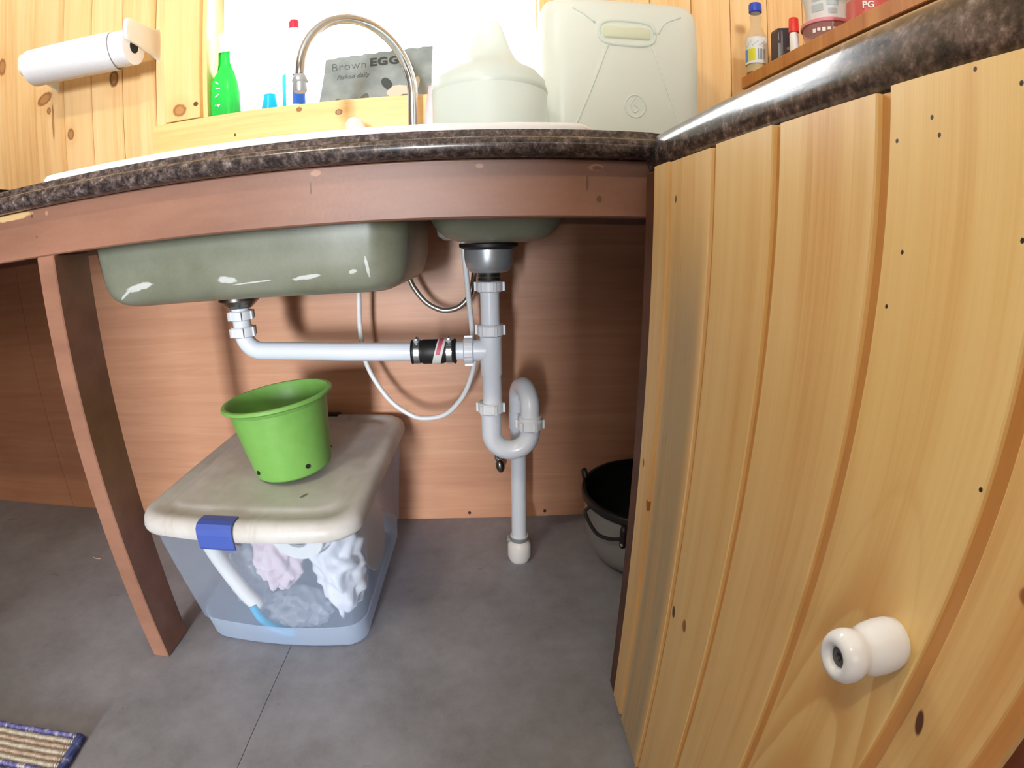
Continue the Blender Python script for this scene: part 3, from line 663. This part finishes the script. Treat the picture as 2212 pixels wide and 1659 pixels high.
def crumple(center, rx, ry, rz, mat, name, label, cat, amp=0.35, freq=22.0, sub=4, seed=0.0, fold=1.0):
    bm = NB(); bmesh.ops.create_icosphere(bm, subdivisions=sub, radius=1.0)
    for v in bm.verts:
        d = v.co.normalized(); q = Vector((d.x*rx, d.y*ry, d.z*rz))
        n = mnoise.noise(q*freq+Vector((seed, 0, 0))); n2 = mnoise.noise(q*freq*2.3+Vector((0, seed, 0)))
        rdg = 1-abs(n)*2.0
        k = 1 + amp*(rdg*fold*0.6 + n2*0.5 - 0.35)
        v.co = Vector(center) + q*k
        if v.co.z < 0.006: v.co.z = 0.006 + (v.co.z-0.006)*0.02
    return obj(name, bm, mat, smooth=True, label=label, cat=cat)
crumple((-0.017, -0.440, .172), .050, .048, .115, M_RAG, 'crumpled_rag', 'crumpled white rag pressed inside the right end of the tote', 'rag', .48, 20, 5, 3.1)
crumple((-0.138, -0.448, .190), .046, .040, .072, M_PINK, 'pink_cloth', 'pale pink cloth bundled in the middle of the tote', 'cloth', .5, 28, 5, 8.2)
crumple((-0.120, -0.440, .053), .066, .048, .036, M_BAG, 'plastic_bag', 'clear crinkled plastic bag at the bottom of the tote', 'plastic bag', .55, 34, 5, 5.0)
crumple((-0.238, -0.400, .10), .045, .05, .085, M_BAG, 'plastic_bag', 'pale net-like plastic bag low in the left of the tote', 'plastic bag', .3, 34, 5, 15.0)
bm = NB(); tube(bm, smooth_path([(-.290, -.46, .270), (-.262, -.47, .205), (-.222, -.475, .125), (-.195, -.475, .080)], 5), .016, 14)
obj('paper_roll', bm, M_PLATEW, smooth=True, label='long white tube leaning in the left of the tote', cat='tube')
bm = NB(); tube(bm, smooth_path([(-.200, -.488, .092), (-.185, -.492, .060), (-.155, -.493, .036), (-.120, -.492, .028)], 6), .009, 10)
obj('cyan_strap', bm, M_CYAN, smooth=True, label='bright cyan strap at the bottom of the tote', cat='strap')
bm = NB(); lathe(bm, [(.022, -.004), (.022, .004), (.050, .004), (.052, 0), (.050, -.004), (.022, -.004)], (-.070, -.488, .262), (0, 1, .12), 36, False, False)
obj('foam_ring', bm, M_PLATEW, smooth=True, angle=0.7, label='flat off-white ring standing below the tote lid', cat='ring')
bm = NB(); lathe(bm, [(.0, -.012), (.05, -.010), (.095, .0), (.098, .002), (.095, .004), (.05, -.006), (.0, -.008)], (.000, -.25, .13), (1, 0, .12), 40, True, True)
obj('white_plate', bm, M_PLATEW, smooth=True, label='white plate standing against the right side of the tote', cat='plate')

pot = thing('green_pot', 'lime green plastic plant pot standing tilted on the tote lid', 'plant pot', (-0.112, -0.347, 0.3375)); pot.rotation_euler = (0, math.radians(-5.5), 0)
bm = NB(); HB = 0.134
lathe(bm, [(.0, 0), (.072, 0), (.0765, .004), (.0805, .024), (.0925, .108), (.0965, .136), (.0985, .138), (.1005, .142), (.1060, .1440), (.1095, .1465), (.1095, .1505), (.1075, .1525), (.1015, .1525), (.0980, .148), (.0940, .122), (.0890, .102), (.0775, .024), (.0735, .006), (.0, .005)], (0, 0, 0), seg=64)
obj('pot_body', bm, M_GREENPOT, pot, smooth=True, angle=0.6, world=False)
for ang in (-122, -46, 26, 98, 170):
    a = math.radians(ang); bm = NB(); d = Vector((math.cos(a), math.sin(a), .25)).normalized()
    lathe(bm, [(.0048, 0), (.0048, .0012)], Vector((math.cos(a)*.0806, math.sin(a)*.0806, .0225)), d, 14)  # solid dark disc, paints the shade of a hole onto the pot
    obj('drain_hole_shade', bm, M_DARK, pot, world=False)

# ------------------------------------------------------------------ pot in the corner
cp_ = thing('cooking_pot', 'open black-lined grey metal cooking pot on the floor behind the cabinet corner', 'cooking pot', (0.665, -0.20, 0))
bm = NB(); c0 = (0.665, -0.20, 0)
lathe(bm, [(.0, .0005), (.085, .0005), (.105, .004), (.128, .020), (.145, .048), (.153, .080), (.156, .120), (.158, .172), (.163, .175), (.163, .180), (.158, .182)], c0, seg=56, cap1=False)
lathe(bm, [(.158, .182), (.153, .178), (.150, .120), (.147, .080), (.138, .048), (.120, .022), (.09, .010), (.0, .008)], c0, seg=56, cap0=False, mi=1)
obj('pot_body', bm, [M_POTOUT, M_POTIN], cp_, smooth=True, angle=0.7)
bm = NB(); lathe(bm, [(.164, .170), (.1665, .173), (.1665, .186), (.164, .189), (.157, .189), (.155, .180)], c0, seg=56, cap0=False, cap1=False)
obj('rim', bm, M_POTIN, cp_, smooth=True, angle=0.7)
def onpot(a, r, z): return Vector((.665+r*math.cos(a), -.20+r*math.sin(a), z))
a0, a1 = math.radians(-165), math.radians(-128)
bm = NB(); tube(bm, smooth_path([onpot(a0-.03, .160, .166), onpot(a0-.02, .170, .150), onpot((a0+a1)/2, .174, .128), onpot(a1, .172, .140), onpot(a1+.03, .163, .164)], 6), .0042, 10)
obj('wire_handle', bm, M_BLACK, cp_, smooth=True)
bm = NB(); tube(bm, [onpot(a1+.035, .162, .168), onpot(a1+.035, .168, .160), onpot(a1+.035, .164, .118)], .008, 8); obj('handle_ear', bm, M_BLACK, cp_, smooth=True)
bm = NB(); lathe(bm, [(.004, 0), (.003, .002)], onpot(a1+.035, .172, .126), onpot(a1+.035, 1, 0)-onpot(a1+.035, 0, 0), 10); obj('rivet', bm, M_STEEL, cp_)
ab = math.radians(150)
bm = NB(); tube(bm, smooth_path([onpot(ab, .160, .166), onpot(ab, .170, .185), onpot(ab+.06, .168, .205), onpot(ab+.14, .160, .190)], 5), .007, 8); obj('handle_ear', bm, M_BLACK, cp_, smooth=True)

# ------------------------------------------------------------------ rug
rug = thing('braided_rug', 'striped blue and cream braided rug corner on the grey floor', 'rug', (-0.44, -0.79, 0))
ux = Vector((-.9950, -.0998, 0)); uy = Vector((.0998, -.9950, 0)); RO = Vector((-0.4405, -0.7865, 0.0085)); rw = 0.0128
seq = [M_RBLUE, M_RCREAM, M_RTAN, M_RCREAM, M_RTAN, M_RCREAM, M_RBLUE, M_RDARK, M_RDARK, M_RBLUE, M_RCREAM, M_RTAN, M_RCREAM, M_RBLUE, M_RDARK, M_RDARK, M_RBLUE, M_RCREAM, M_RTAN, M_RCREAM, M_RBLUE, M_RDARK]
for k, m in enumerate(seq):
    bm = NB(); vs = []
    a = RO + uy*(k+.5)*rw + ux*.010; n = 40; seg = 8; Lr = 0.75
    for i in range(n+1):
        c = a + ux*(Lr*i/n) + uy*.0006*math.sin(i*1.9+k)
        vs.append([c + uy*(rw*.54*math.cos(2*PI*j/seg)) + Vector((0, 0, .0078*math.sin(2*PI*j/seg))) for j in range(seg)])
    rings(bm, vs); obj('braid_row', bm, m, rug, smooth=True)
bm = NB(); tube(bm, [RO + uy*(.002+rw*len(seq)*i/30) + ux*.005 + Vector((0, 0, 0)) for i in range(31)], .0082, 8); obj('braid_edge', bm, M_RDARK, rug, smooth=True)

# twig on the floor
bm = NB(); tube(bm, smooth_path([(-.834, -.262, .0016), (-.822, -.266, .0018), (-.806, -.264, .0016)], 4), .0013, 6)
obj('twig', bm, M_TAN, smooth=True, label='tiny pale twig lying on the grey floor left of the post', cat='twig')

# ------------------------------------------------------------------ paper towel on the wall
tw = thing('paper_towel_roll', 'white paper towel roll on a wall holder left of the window', 'paper towel', (-0.70, -0.0, 1.24))
TA = Vector((-0.890, -0.100, 1.3140)); TB = Vector((-0.568, -0.098, 1.2960)); ta = (TB-TA).normalized(); L_ = (TB-TA).length
bm = NB(); lathe(bm, [(.022, -.001), (.0440, 0), (.0440, L_), (.022, L_+.001)], TA+ta*.004, ta, 48); obj('roll', bm, M_PAPER, tw, smooth=True, angle=0.7)
bm = NB(); u, v, _ = frame_axis(ta)                           # loose outer sheet, torn short on the right
lp = []; NA = 48
for k in range(NA+1):
    t = k/NA; ang = PI*0.62 + t*PI*1.72
    rr = .0465 + .0035*abs(math.sin(t*2.2)) + (.010*((t-.86)/.14)**2 if t > .86 else 0)
    d = Vector((0, math.cos(ang), math.sin(ang)))
    x1 = .272 + .012*math.sin(t*5.0) + (.02*(t-.8)/.2 if t > .8 else 0)
    lp.append([TA + ta*xx + d*rr for xx in (-.004, x1*.5, x1)])
rings(bm, [list(c) for c in lp], False, False, closed=False); obj('loose_sheet', bm, M_PAPER, tw, smooth=True)
bm = NB(); lathe(bm, [(.0, 0), (.016, 0), (.016, .002)], TA+ta*(L_+.004), ta, 24); obj('core_hole_shade', bm, M_DARK, tw)  # dark disc paints the shaded opening of the core
for xa, zc in ((-.5595, 1.330), (-.9080, 1.318)):              # rounded arms standing out from the wall
    bm = NB(); lp = []
    for yy, hh, zz in ((-.0005, .040, 0), (-.006, .036, 0), (-.03, .031, 0), (-.09, .026, 0), (-.125, .025, .001), (-.134, .022, .001), (-.138, .014, .001)):
        lp.append([Vector((xa + .0065*math.copysign(abs(math.cos(t))**.45, math.cos(t)), yy, zc + zz + 1.15*hh*math.copysign(abs(math.sin(t))**.8, math.sin(t)))) for t in [2*PI*k/24 for k in range(24)]])
    rings(bm, lp); obj('holder_arm', bm, M_CARD, tw, smooth=True, angle=0.9)
bm = NB(); lathe(bm, [(.006, -.012), (.006, L_+.004)], TA, ta, 14)
obj('holder_rod', bm, M_PLATEW, tw, smooth=True, angle=0.6)

# ------------------------------------------------------------------ on the window sill
SZ = WZ0
gb = thing('spray_bottle', 'green spray bottle with white trigger at the left end of the sill', 'spray bottle', (-0.380, 0.035, SZ))
bm = NB(); o_ = (-0.419, -0.342, 0.005, 0.065)
rings(bm, [rrect(*inset(o_, d), max(.022-d*.3, .006), SZ+z) for z, d in ((0, .004), (.004, 0), (.07, .001), (.10, .004), (.118, .010), (.135, .018), (.150, .022), (.172, .0225), (.180, .022))])
obj('bottle_body', bm, M_GREENB, gb, smooth=True, angle=0.8)
bm = NB(); lathe(bm, [(.016, .180), (.017, .184), (.017, .196), (.014, .199)], (-.3805, .035, SZ)); box(bm, -.396, -.352, .020, .050, SZ+.199, SZ+.232, bev=.008, seg=2); box(bm, -.356, -.340, .028, .042, SZ+.214, SZ+.228, bev=.003); box(bm, -.352, -.346, .029, .041, SZ+.172, SZ+.205, bev=.002)
obj('trigger_head', bm, M_WHITEB, gb, smooth=True, angle=0.6)
for (z, a) in ((.093, .7), (.078, .2), (.060, -.6), (.036, .1), (.034, .5)):
    bm = NB(); box(bm, -.006, .006, -.0004, .0004, -.0016, .0016); bm.transform(Matrix.Translation((-.390+.006*random.random(), .0052 - .0006, SZ+z)) @ Matrix.Rotation(a, 4, 'Y'))
    obj('label_mark', bm, M_LABEL, gb)
wt = thing('white_bottle', 'tall white bottle touching the green spray bottle', 'bottle', (-0.318, 0.045, SZ))
bm = NB(); lathe(bm, [(.022, 0), (.0255, .004), (.0255, .12), (.022, .145), (.012, .165), (.011, .18)], (-.313, .048, SZ), seg=28); obj('bottle_body', bm, M_WHITEB, wt, smooth=True, angle=0.8)
bm = NB(); lathe(bm, [(.013, .18), (.013, .20), (.008, .212), (.004, .218)], (-.313, .048, SZ), seg=20); obj('cap', bm, M_WHITEB, wt, smooth=True, angle=0.6)
so = thing('cyan_soap_bottle', 'small cyan soap bottle with white top on the window sill', 'bottle', (-0.258, 0.04, SZ))
bm = NB(); lathe(bm, [(.020, 0), (.0235, .003), (.0230, .012), (.0190, .032), (.0165, .044), (.0160, .052)], (-.259, .04, SZ), seg=28); obj('bottle_body', bm, M_CYANB, so, smooth=True, angle=0.8)
bm = NB(); lathe(bm, [(.0160, .0525), (.0150, .060), (.0080, .064), (.0050, .075), (.0, .078)], (-.259, .04, SZ), seg=20); obj('cap', bm, M_WHITEB, so, smooth=True, angle=0.6)
rb = thing('red_cap_bottle', 'white squeeze bottle with a red cap and blue label', 'bottle', (-0.189, 0.04, SZ))
bm = NB(); lathe(bm, [(.026, 0), (.030, .004), (.0305, .10), (.028, .135), (.020, .175), (.012, .205), (.0115, .219)], (-.192, .04, SZ), seg=32); obj('bottle_body', bm, M_WHITEB, rb, smooth=True, angle=0.8)
bm = NB(); lathe(bm, [(.0125, .219), (.0130, .222), (.0130, .236), (.0100, .241), (.0, .242)], (-.192, .04, SZ), seg=24); obj('cap', bm, M_REDCAP, rb, smooth=True, angle=0.6, label='red cap')
def cyl_patch(bm, c, r, a0, a1, z0, z1, n=8, mi=0, z1b=None):
    c = Vector(c); lp = []
    for z_i in (0, 1):
        lp.append([c + Vector((r*math.cos(a0+(a1-a0)*k/n), r*math.sin(a0+(a1-a0)*k/n), (z0, z1)[z_i])) for k in range(n+1)])
    rings(bm, lp, False, False, closed=False, mi=mi)
bm = NB(); cyl_patch(bm, (-.192, .04, SZ), .0309, math.radians(-178), math.radians(-112), .006, .092, mi=0); cyl_patch(bm, (-.192, .04, SZ), .0309, math.radians(-78), math.radians(-12), .014, .090, mi=1)
obj('label', bm, [M_CYANB, M_BLUEB], rb, smooth=True)
# slate sign
sg = thing('slate_sign', 'grey slate sign with painted hens reading Brown EGGS', 'sign', (0.012, 0.045, SZ))
sg.rotation_euler = (math.radians(-6), 0, 0)
bm = NB(); o2 = []
outl = [(-.146, 0), (.140, 0), (.143, .05), (.144, .10), (.146, .150)] + [(.146-.012*k, .150 - .0007*k + .0016*((k*7) % 3-1)) for k in range(1, 23)] + [(-.127, .133), (-.131, .09), (-.137, .05)]
rings(bm, [[Vector((a, 0, b_)) for a, b_ in outl], [Vector((a, .007, b_)) for a, b_ in outl]]); obj('slab', bm, M_SLATE, sg, world=False)
def sign_rot(x, z, tilt=0.0): return Matrix.Translation((x, -.0006, z)) @ Matrix.Rotation(PI/2, 4, 'X') @ Matrix.Rotation(tilt, 4, 'Z')
obj('lettering', text_mesh('Brown', .030, sign_rot(-.112, .100, .03), bold=-.0004, sx=1.05, spacing=1.1), M_INK2, sg, world=False)
obj('lettering', text_mesh('EGGS', .029, sign_rot(-.012, .106, .03), bold=.0012, sx=1.22, spacing=1.12), M_INK, sg, world=False)
obj('lettering', text_mesh('Picked daily', .017, sign_rot(-.098, .076, .03), shear=.35, sx=1.05), M_INK2, sg, world=False)
def blob(pts, mat, name='painted_hen', y=-.0004):
    bm = NB(); sp2 = smooth_path([(a, 0, b_) for a, b_ in pts] + [(pts[0][0], 0, pts[0][1])], 4)[:-1]
    poly_prism(bm, [(p.x, p.z) for p in sp2], y, -y*.2, lambda a, b_, t: Vector((a, t, b_))); obj(name, bm, mat, sg, world=False)
blob([(.030, .030), (.040, .046), (.062, .050), (.082, .048), (.095, .060), (.108, .070), (.114, .058), (.106, .034), (.088, .022), (.060, .018), (.042, .020)], M_TAN)
blob([(.034, .038), (.020, .052), (.018, .066), (.026, .072), (.038, .066), (.046, .050)], M_INK, y=-.0008)
blob([(.060, .018), (.074, .026), (.096, .022), (.090, .010), (.070, .006)], M_BROWN)
blob([(-.100, .004), (-.104, .016), (-.094, .026), (-.080, .018), (-.066, .010), (-.070, .003)], M_INK2)
blob([(-.052, .004), (-.050, .014), (-.038, .020), (-.030, .030), (-.018, .034), (-.014, .022), (-.024, .010), (-.036, .004)], M_INK2)

# ------------------------------------------------------------------ on the sink deck and counter
fa = thing('faucet', 'chrome gooseneck faucet at the back of the sink', 'faucet', (0.127, -0.080, 0.925))
FB = Vector((0.127, -0.080, 0)); FE = Vector((-0.052, -0.290, 0)); fe = (FE-FB); fr_ = fe.length/2; fe.normalize(); FZ = 1.092
bm = NB(); pth = [FB + Vector((0, 0, z)) for z in (.930, .98, 1.04, 1.075)] + [FB + fe*(fr_ - fr_*math.cos(t)) + Vector((0, 0, FZ + fr_*.98*math.sin(t))) for t in [PI*k/28 for k in range(0, 28)]] + [FE + Vector((0, 0, FZ)), FE + Vector((0, 0, FZ-.008))]
tube(bm, pth, lambda t: .0112 - .002*t, 20); obj('spout', bm, M_CHROME, fa, smooth=True)
bm = NB(); lathe(bm, [(.0105, 1.088), (.0125, 1.086), (.0155, 1.078), (.0155, 1.075), (.0128, 1.072), (.0128, 1.058), (.0115, 1.055)], FE, seg=24); obj('aerator', bm, M_STEEL, fa, smooth=True, angle=0.6)
bm = NB(); lathe(bm, [(.026, .925), (.026, .930), (.018, .938), (.015, .952), (.0125, .956)], FB, seg=28); obj('base', bm, M_CHROME, fa, smooth=True, angle=0.6)
bm = NB(); lathe(bm, [(.014, 0), (.022, .008), (.024, .03), (.021, .055), (.012, .066), (.0, .068)], (0.008, -0.088, .982), (-.25, 0, 1), 24); lathe(bm, [(.018, 0), (.016, .060)], (0.008, -.088, .9255), (0, 0, 1), 24)
obj('dish_brush', bm, M_WHITEB, smooth=True, angle=0.8, label='small white rounded brush top showing above the sink edge', cat='brush')
bm = NB(); tube(bm, smooth_path([(.160, -.092, .9265), (.172, -.095, 1.03), (.186, -.095, 1.10)], 6), lambda t: .012+.010*t, 14)
obj('pink_sponge', bm, M_PINK, smooth=True, label='pale pink cloth end leaning between faucet and white jug', cat='cloth')
jg = thing('white_jug', 'milky white jug with a tall tapered neck standing in the right bowl', 'jug', (0.2985, -0.272, 0.763))
bm = NB(); lathe(bm, [(.090, .7635), (.102, .772), (.1045, .79), (.1050, 1.030), (.1020, 1.052), (.0900, 1.066), (.066, 1.080), (.050, 1.095), (.040, 1.115), (.031, 1.140), (.024, 1.160), (.0185, 1.168), (.010, 1.172), (.0, 1.173)], (.2985, -.272, 0), seg=56)
obj('jug_body', bm, M_JUG, jg, smooth=True)
bm = NB(); lathe(bm, [(.1052, 1.028), (.1066, 1.033), (.1056, 1.038)], (.2985, -.272, 0), seg=56, cap0=False, cap1=False); obj('shoulder_ridge', bm, M_JUG, jg, smooth=True)
cn = thing('water_container', 'tall milky plastic water container with moulded handle in the counter corner', 'container', (0.565, -0.11, 0.9255))
CB = (0.402, 0.738, -0.205, -0.022)
bm = NB(); rings(bm, [rrect(*inset(CB, d), max(.045-d*.5, .01), z, 8) for z, d in ((.9256, .012), (.932, .003), (.945, 0), (1.225, 0), (1.245, .003), (1.258, .010), (1.266, .022), (1.269, .040))])
obj('container_body', bm, M_CAN, cn, smooth=True, angle=0.9)
bm = NB(); y_ = CB[2]
tube(bm, [Vector((.515+.118*(0.5+0.5*math.cos(t))*1.0 if False else .575+.058*math.copysign(abs(math.cos(t))**.55, math.cos(t)), y_-.001, 1.187+.026*math.copysign(abs(math.sin(t))**.7, math.sin(t)))) for t in [2*PI*k/40 for k in range(41)]], .0034, 10)
obj('handle_ring', bm, M_CAN, cn, smooth=True)
bm = NB(); lathe(bm, [(.0, 0), (.018, .0004), (.019, .002), (.018, .0036), (.0, .004)], (.545, y_-.0012, 1.192), (1, 0, 0), 6); bm.free(); bm = NB()
box(bm, .526, .624, y_-.0042, y_+.006, 1.174, 1.200, bev=.005, seg=3); obj('handle_grip', bm, translucent('yellowed_plastic', S(244, 246, 226), .5), cn, smooth=True)
bm = NB()
for p in ([(.535, 1.160), (.505, 1.08), (.478, 1.015), (.46, .975)], [(.628, 1.160), (.655, 1.08), (.678, 1.02), (.69, .98)], [(.64, 1.19), (.655, 1.215), (.69, 1.232)], [(.51, 1.205), (.49, 1.222), (.465, 1.236)]):
    tube(bm, smooth_path([(a, y_-.0004, b_) for a, b_ in p], 4), .0022, 8)
obj('moulded_rib', bm, M_CAN, cn, smooth=True)
bm = NB(); tube(bm, [Vector((.590+.021*math.cos(t), y_-.0003, 1.035+.023*math.sin(t))) for t in [2*PI*k/32 for k in range(33)]], .0018, 8)
tube(bm, smooth_path([(.590, y_-.0003, 1.052), (.580, y_-.0003, 1.036), (.588, y_-.0003, 1.022), (.597, y_-.0003, 1.030), (.588, y_-.0003, 1.038)], 5), .0015, 8)
obj('moulded_emblem', bm, M_CAN, cn, smooth=True)
pn = thing('black_pan', 'black pan edge on the counter at the far left of the picture', 'pan', (-0.905, -0.33, 0.905))
bm = NB(); lathe(bm, [(.0, .9055), (.10, .9055), (.115, .910), (.128, .955), (.131, .962), (.126, .962), (.110, .915), (.0, .911)], (-.905, -.33, 0), seg=40); obj('pan_body', bm, M_POTIN, pn, smooth=True, angle=0.7)
bm = NB(); tube(bm, smooth_path([(-1.03, -.33, .95), (-1.10, -.33, .962), (-1.20, -.33, .965)], 4), .009, 10); obj('pan_handle', bm, M_BLACK, pn, smooth=True)

# ------------------------------------------------------------------ shelf and groceries on the right counter
SH0, SHZ = 1.124, 1.153
sh = thing('shelf_riser', 'orange-brown wooden shelf on the right counter carrying bottles and tubs', 'shelf', (1.02, -0.5, 0.905))
def shbox(d0, d1, s0, s1, z0, z1, bev=.0015):
    bm = bx(d0, d1, -s1, -s0, z0, z1, bev=bev); bm.transform(Matrix.Translation((0.8775, -0.100, 0)) @ Matrix.Rotation(DANG, 4, 'Z')); return bm
obj('shelf_board', shbox(0, .23, 0, 1.0, SH0, SHZ), M_SHELF, sh)
for s0 in (.06, .92): obj('leg_panel', shbox(.03, .22, s0, s0+.02, .9055, SH0), M_SHELF, sh)
VA = math.radians(-119)                                       # the side turned towards the room
c = Vector((0.9025, -0.128, SHZ))
bo = thing('small_bottle', 'clear bottle with blue cap and white printed label on the shelf end', 'bottle', c)
bm = NB(); lathe(bm, [(.021, 0), (.0245, .004), (.0250, .084), (.0235, .093), (.0165, .106), (.0120, .118), (.0115, .128), (.0135, .134), (.0135, .141), (.0118, .145), (.0118, .149)], c, seg=32); obj('bottle_body', bm, M_CLEAR, bo, smooth=True, angle=0.8)
bm = NB(); lathe(bm, [(.0225, .004), (.0228, .022), (.0, .022)], c, seg=32); obj('liquid', bm, plain('amber_liquid', S(214, 190, 128), .3), bo, smooth=True, angle=0.8)
bm = NB(); lathe(bm, [(.0135, .1492), (.0150, .1505), (.0150, .168), (.0135, .171), (.0, .1715)], c, seg=28); obj('cap', bm, M_BLUECAP, bo, smooth=True, angle=0.6, label='blue cap')
bm = NB(); lathe(bm, [(.0253, .022), (.0253, .084)], c, seg=32, cap0=False, cap1=False); lb = obj('label', bm, M_LABEL, bo, smooth=True)
bm = NB(); cyl_patch(bm, c, .0256, VA-1.3, VA-.80, .027, .056, mi=0); cyl_patch(bm, c, .0256, VA-.74, VA-.08, .028, .056, mi=1)
for k in range(5): cyl_patch(bm, c, .0256, VA+.16+k*.15, VA+.16+k*.15+.07, .030, .055, n=1, mi=2)
for k in range(9): cyl_patch(bm, c, .0256, VA-1.0+.21*k, VA-.86+.21*k, .062+.004*(k % 3), .066+.004*(k % 3), n=2, mi=3)
obj('print', bm, [M_LBLUE, M_YEL, M_GREYP, plain('pale_print', S(186, 196, 200), .5)], lb)
c = Vector((0.917, -0.222, SHZ))
tb = thing('dark_carton', 'dark violet faceted carton beside the blue-capped bottle', 'carton', c)
def hexp(r, z): return [c + Vector((r*math.cos(VA+PI/6+k*PI/3), r*math.sin(VA+PI/6+k*PI/3), z)) for k in range(6)]
bm = NB(); rings(bm, [hexp(.0255, 0), hexp(.0265, .002), hexp(.0265, .066), hexp(.0245, .072)]); obj('box_body', bm, M_TEA, tb)
dv = Vector((math.cos(VA), math.sin(VA), 0)); ev = Vector((-math.sin(VA), math.cos(VA), 0)); ap_ = .0265*math.cos(PI/6)
def facet(u0, u1, z0, z1, off=.0006): return [c + dv*(ap_+off) + ev*a + Vector((0, 0, b_)) for a, b_ in ((u0, z0), (u1, z0), (u1, z1), (u0, z1))]
bm = NB()
for q in (facet(-.0060, -.0052, .0, .066), facet(-.0035, -.0027, 0, .066), facet(-.0115, -.0106, .046, .062)): bm.faces.new([bm.verts.new(p) for p in q])
q = facet(-.0126, -.0070, .006, .038); bm.faces.new([bm.verts.new(p) for p in q]).material_index = 1
lathe(bm, [(.0038, 0), (.0033, .0006)], c + dv*(ap_+.0002) + ev*.0085 + Vector((0, 0, .026)), dv, 14, mi=2)
obj('print', bm, [M_SILV, M_GREYP, M_BROWN], tb)
c = Vector((0.899, -0.291, SHZ))
rc = thing('red_cap_vial', 'slim white bottle with bright red cap next to the tubs', 'bottle', c)
bm = NB(); lathe(bm, [(.0080, 0), (.0090, .002), (.0090, .038), (.0078, .041)], c, seg=20); obj('bottle_body', bm, M_WHITE, rc, smooth=True, angle=0.7)
bm = NB(); lathe(bm, [(.0090, .0412), (.0105, .042), (.0098, .070), (.0085, .072), (.0, .072)], c, seg=20); obj('cap', bm, M_RED, rc, smooth=True, angle=0.7, label='red cap')
c = Vector((0.942, -0.346, SHZ))
pt = thing('pink_tub', 'shallow pink see-through tub with pink lid at the shelf edge', 'tub', c)
bm = NB(); lathe(bm, [(.040, 0), (.044, .002), (.0500, .034), (.0505, .0365)], c, seg=40); obj('tub_body', bm, M_PINKC, pt, smooth=True, angle=0.8)
bm = NB(); lathe(bm, [(.0515, .034), (.0530, .035), (.0530, .0405), (.0505, .0425), (.0, .0425)], c, seg=40, cap0=False); obj('lid', bm, M_PINKL, pt, smooth=True, angle=0.6)
bm = NB()
for k in range(7): cyl_patch(bm, c, .0485, VA-.75+.2*k, VA-.62+.2*k, .016+.002*(k % 2), .024, n=1)
obj('print', bm, M_WHITE, pt)
c2 = c + Vector((0, 0, .0430))
wtub = thing('white_tub', 'white printed tub stacked on top of the pink tub', 'tub', c2)
bm = NB(); lathe(bm, [(.039, 0), (.0415, .002), (.0465, .056), (.0470, .058)], c2, seg=40); obj('tub_body', bm, M_LABEL, wtub, smooth=True, angle=0.8)
bm = NB(); lathe(bm, [(.0480, .056), (.0505, .057), (.0505, .064), (.0475, .066), (.0, .066)], c2, seg=40, cap0=False); obj('lid', bm, M_WHITEB, wtub, smooth=True, angle=0.6)
bm = NB()
def tubr(z): return .0415 + (.0465-.0415)*(z-.002)/.054 + .0005
for a0_, a1_, z0, z1, mi in ((-.8, -.25, .036, .048, 0), (-.85, -.3, .016, .030, 0), (-.15, .35, .026, .050, 0), (-.1, .3, .010, .020, 0), (.5, .9, .046, .050, 1), (.75, 1.0, .008, .018, 1)):
    lp = [[c2 + Vector((tubr(z)*math.cos(VA+a0_+(a1_-a0_)*k/6), tubr(z)*math.sin(VA+a0_+(a1_-a0_)*k/6), z)) for k in range(7)] for z in (z0, z1)]
    rings(bm, lp, False, False, closed=False, mi=mi)
obj('print', bm, [plain('pale_grey_print', S(184, 196, 196), .5), M_GREYP], wtub)
c = Vector((0.942, -0.464, SHZ))
pj = thing('red_band_jar', 'clear jar with a red label band on the shelf right of the tubs', 'jar', c)
bm = NB(); lathe(bm, [(.036, 0), (.038, .002), (.038, .060), (.034, .068), (.028, .072), (.028, .078)], c, seg=40); obj('jar_body', bm, M_CLEAR, pj, smooth=True, angle=0.8)
bm = NB(); lathe(bm, [(.0384, .003), (.0384, .041)], c, seg=40, cap0=False, cap1=False); bd = obj('label', bm, M_REDBAND, pj, smooth=True)
VP = math.radians(-128); dv = Vector((math.cos(VP), math.sin(VP), 0)); ev = Vector((-math.sin(VP), math.cos(VP), 0))
mt = Matrix(((ev.x, 0, dv.x, 0), (ev.y, 0, dv.y, 0), (0, 1, 0, 0), (0, 0, 0, 1))); mt.translation = c + dv*.0392 - ev*.011 + Vector((0, 0, .020))
obj('lettering', text_mesh('PG', .016, mt, bold=.0003), M_WHITE, bd)
bm = NB(); lathe(bm, [(.030, .0782), (.031, .079), (.031, .094), (.0, .0945)], c, seg=32); obj('lid', bm, M_LBLUE, pj, smooth=True, angle=0.6)

# ------------------------------------------------------------------ ceiling lamp with two bulbs
cl = thing('ceiling_lamp', 'two-bulb ceiling lamp above the floor in front of the sink', 'lamp', (-0.55, -1.75, ZC))
bm = NB(); lathe(bm, [(.09, 0), (.09, -.02), (.06, -.035), (.02, -.04)], (-0.55, -1.75, ZC), seg=32); obj('lamp_base', bm, M_WHITE, cl, smooth=True, angle=0.7)
for dx in (-.09, .09):
    p = Vector((-0.55+dx, -1.75, ZC-.11))
    bm = NB(); lathe(bm, [(.013, .085), (.013, .05), (.024, .03), (.030, .005), (.026, -.02), (.012, -.032), (.0, -.034)], p, seg=24)
    obj('bulb', bm, M_BULB, cl, smooth=True)
    l = bpy.data.lights.new('bulb_light', 'POINT'); l.energy = 19; l.color = (1.0, 0.87, 0.65); l.shadow_soft_size = 0.034
    o = bpy.data.objects.new('bulb_light', l); o.location = (dx, 0, -.15-.02); link(o, cl)
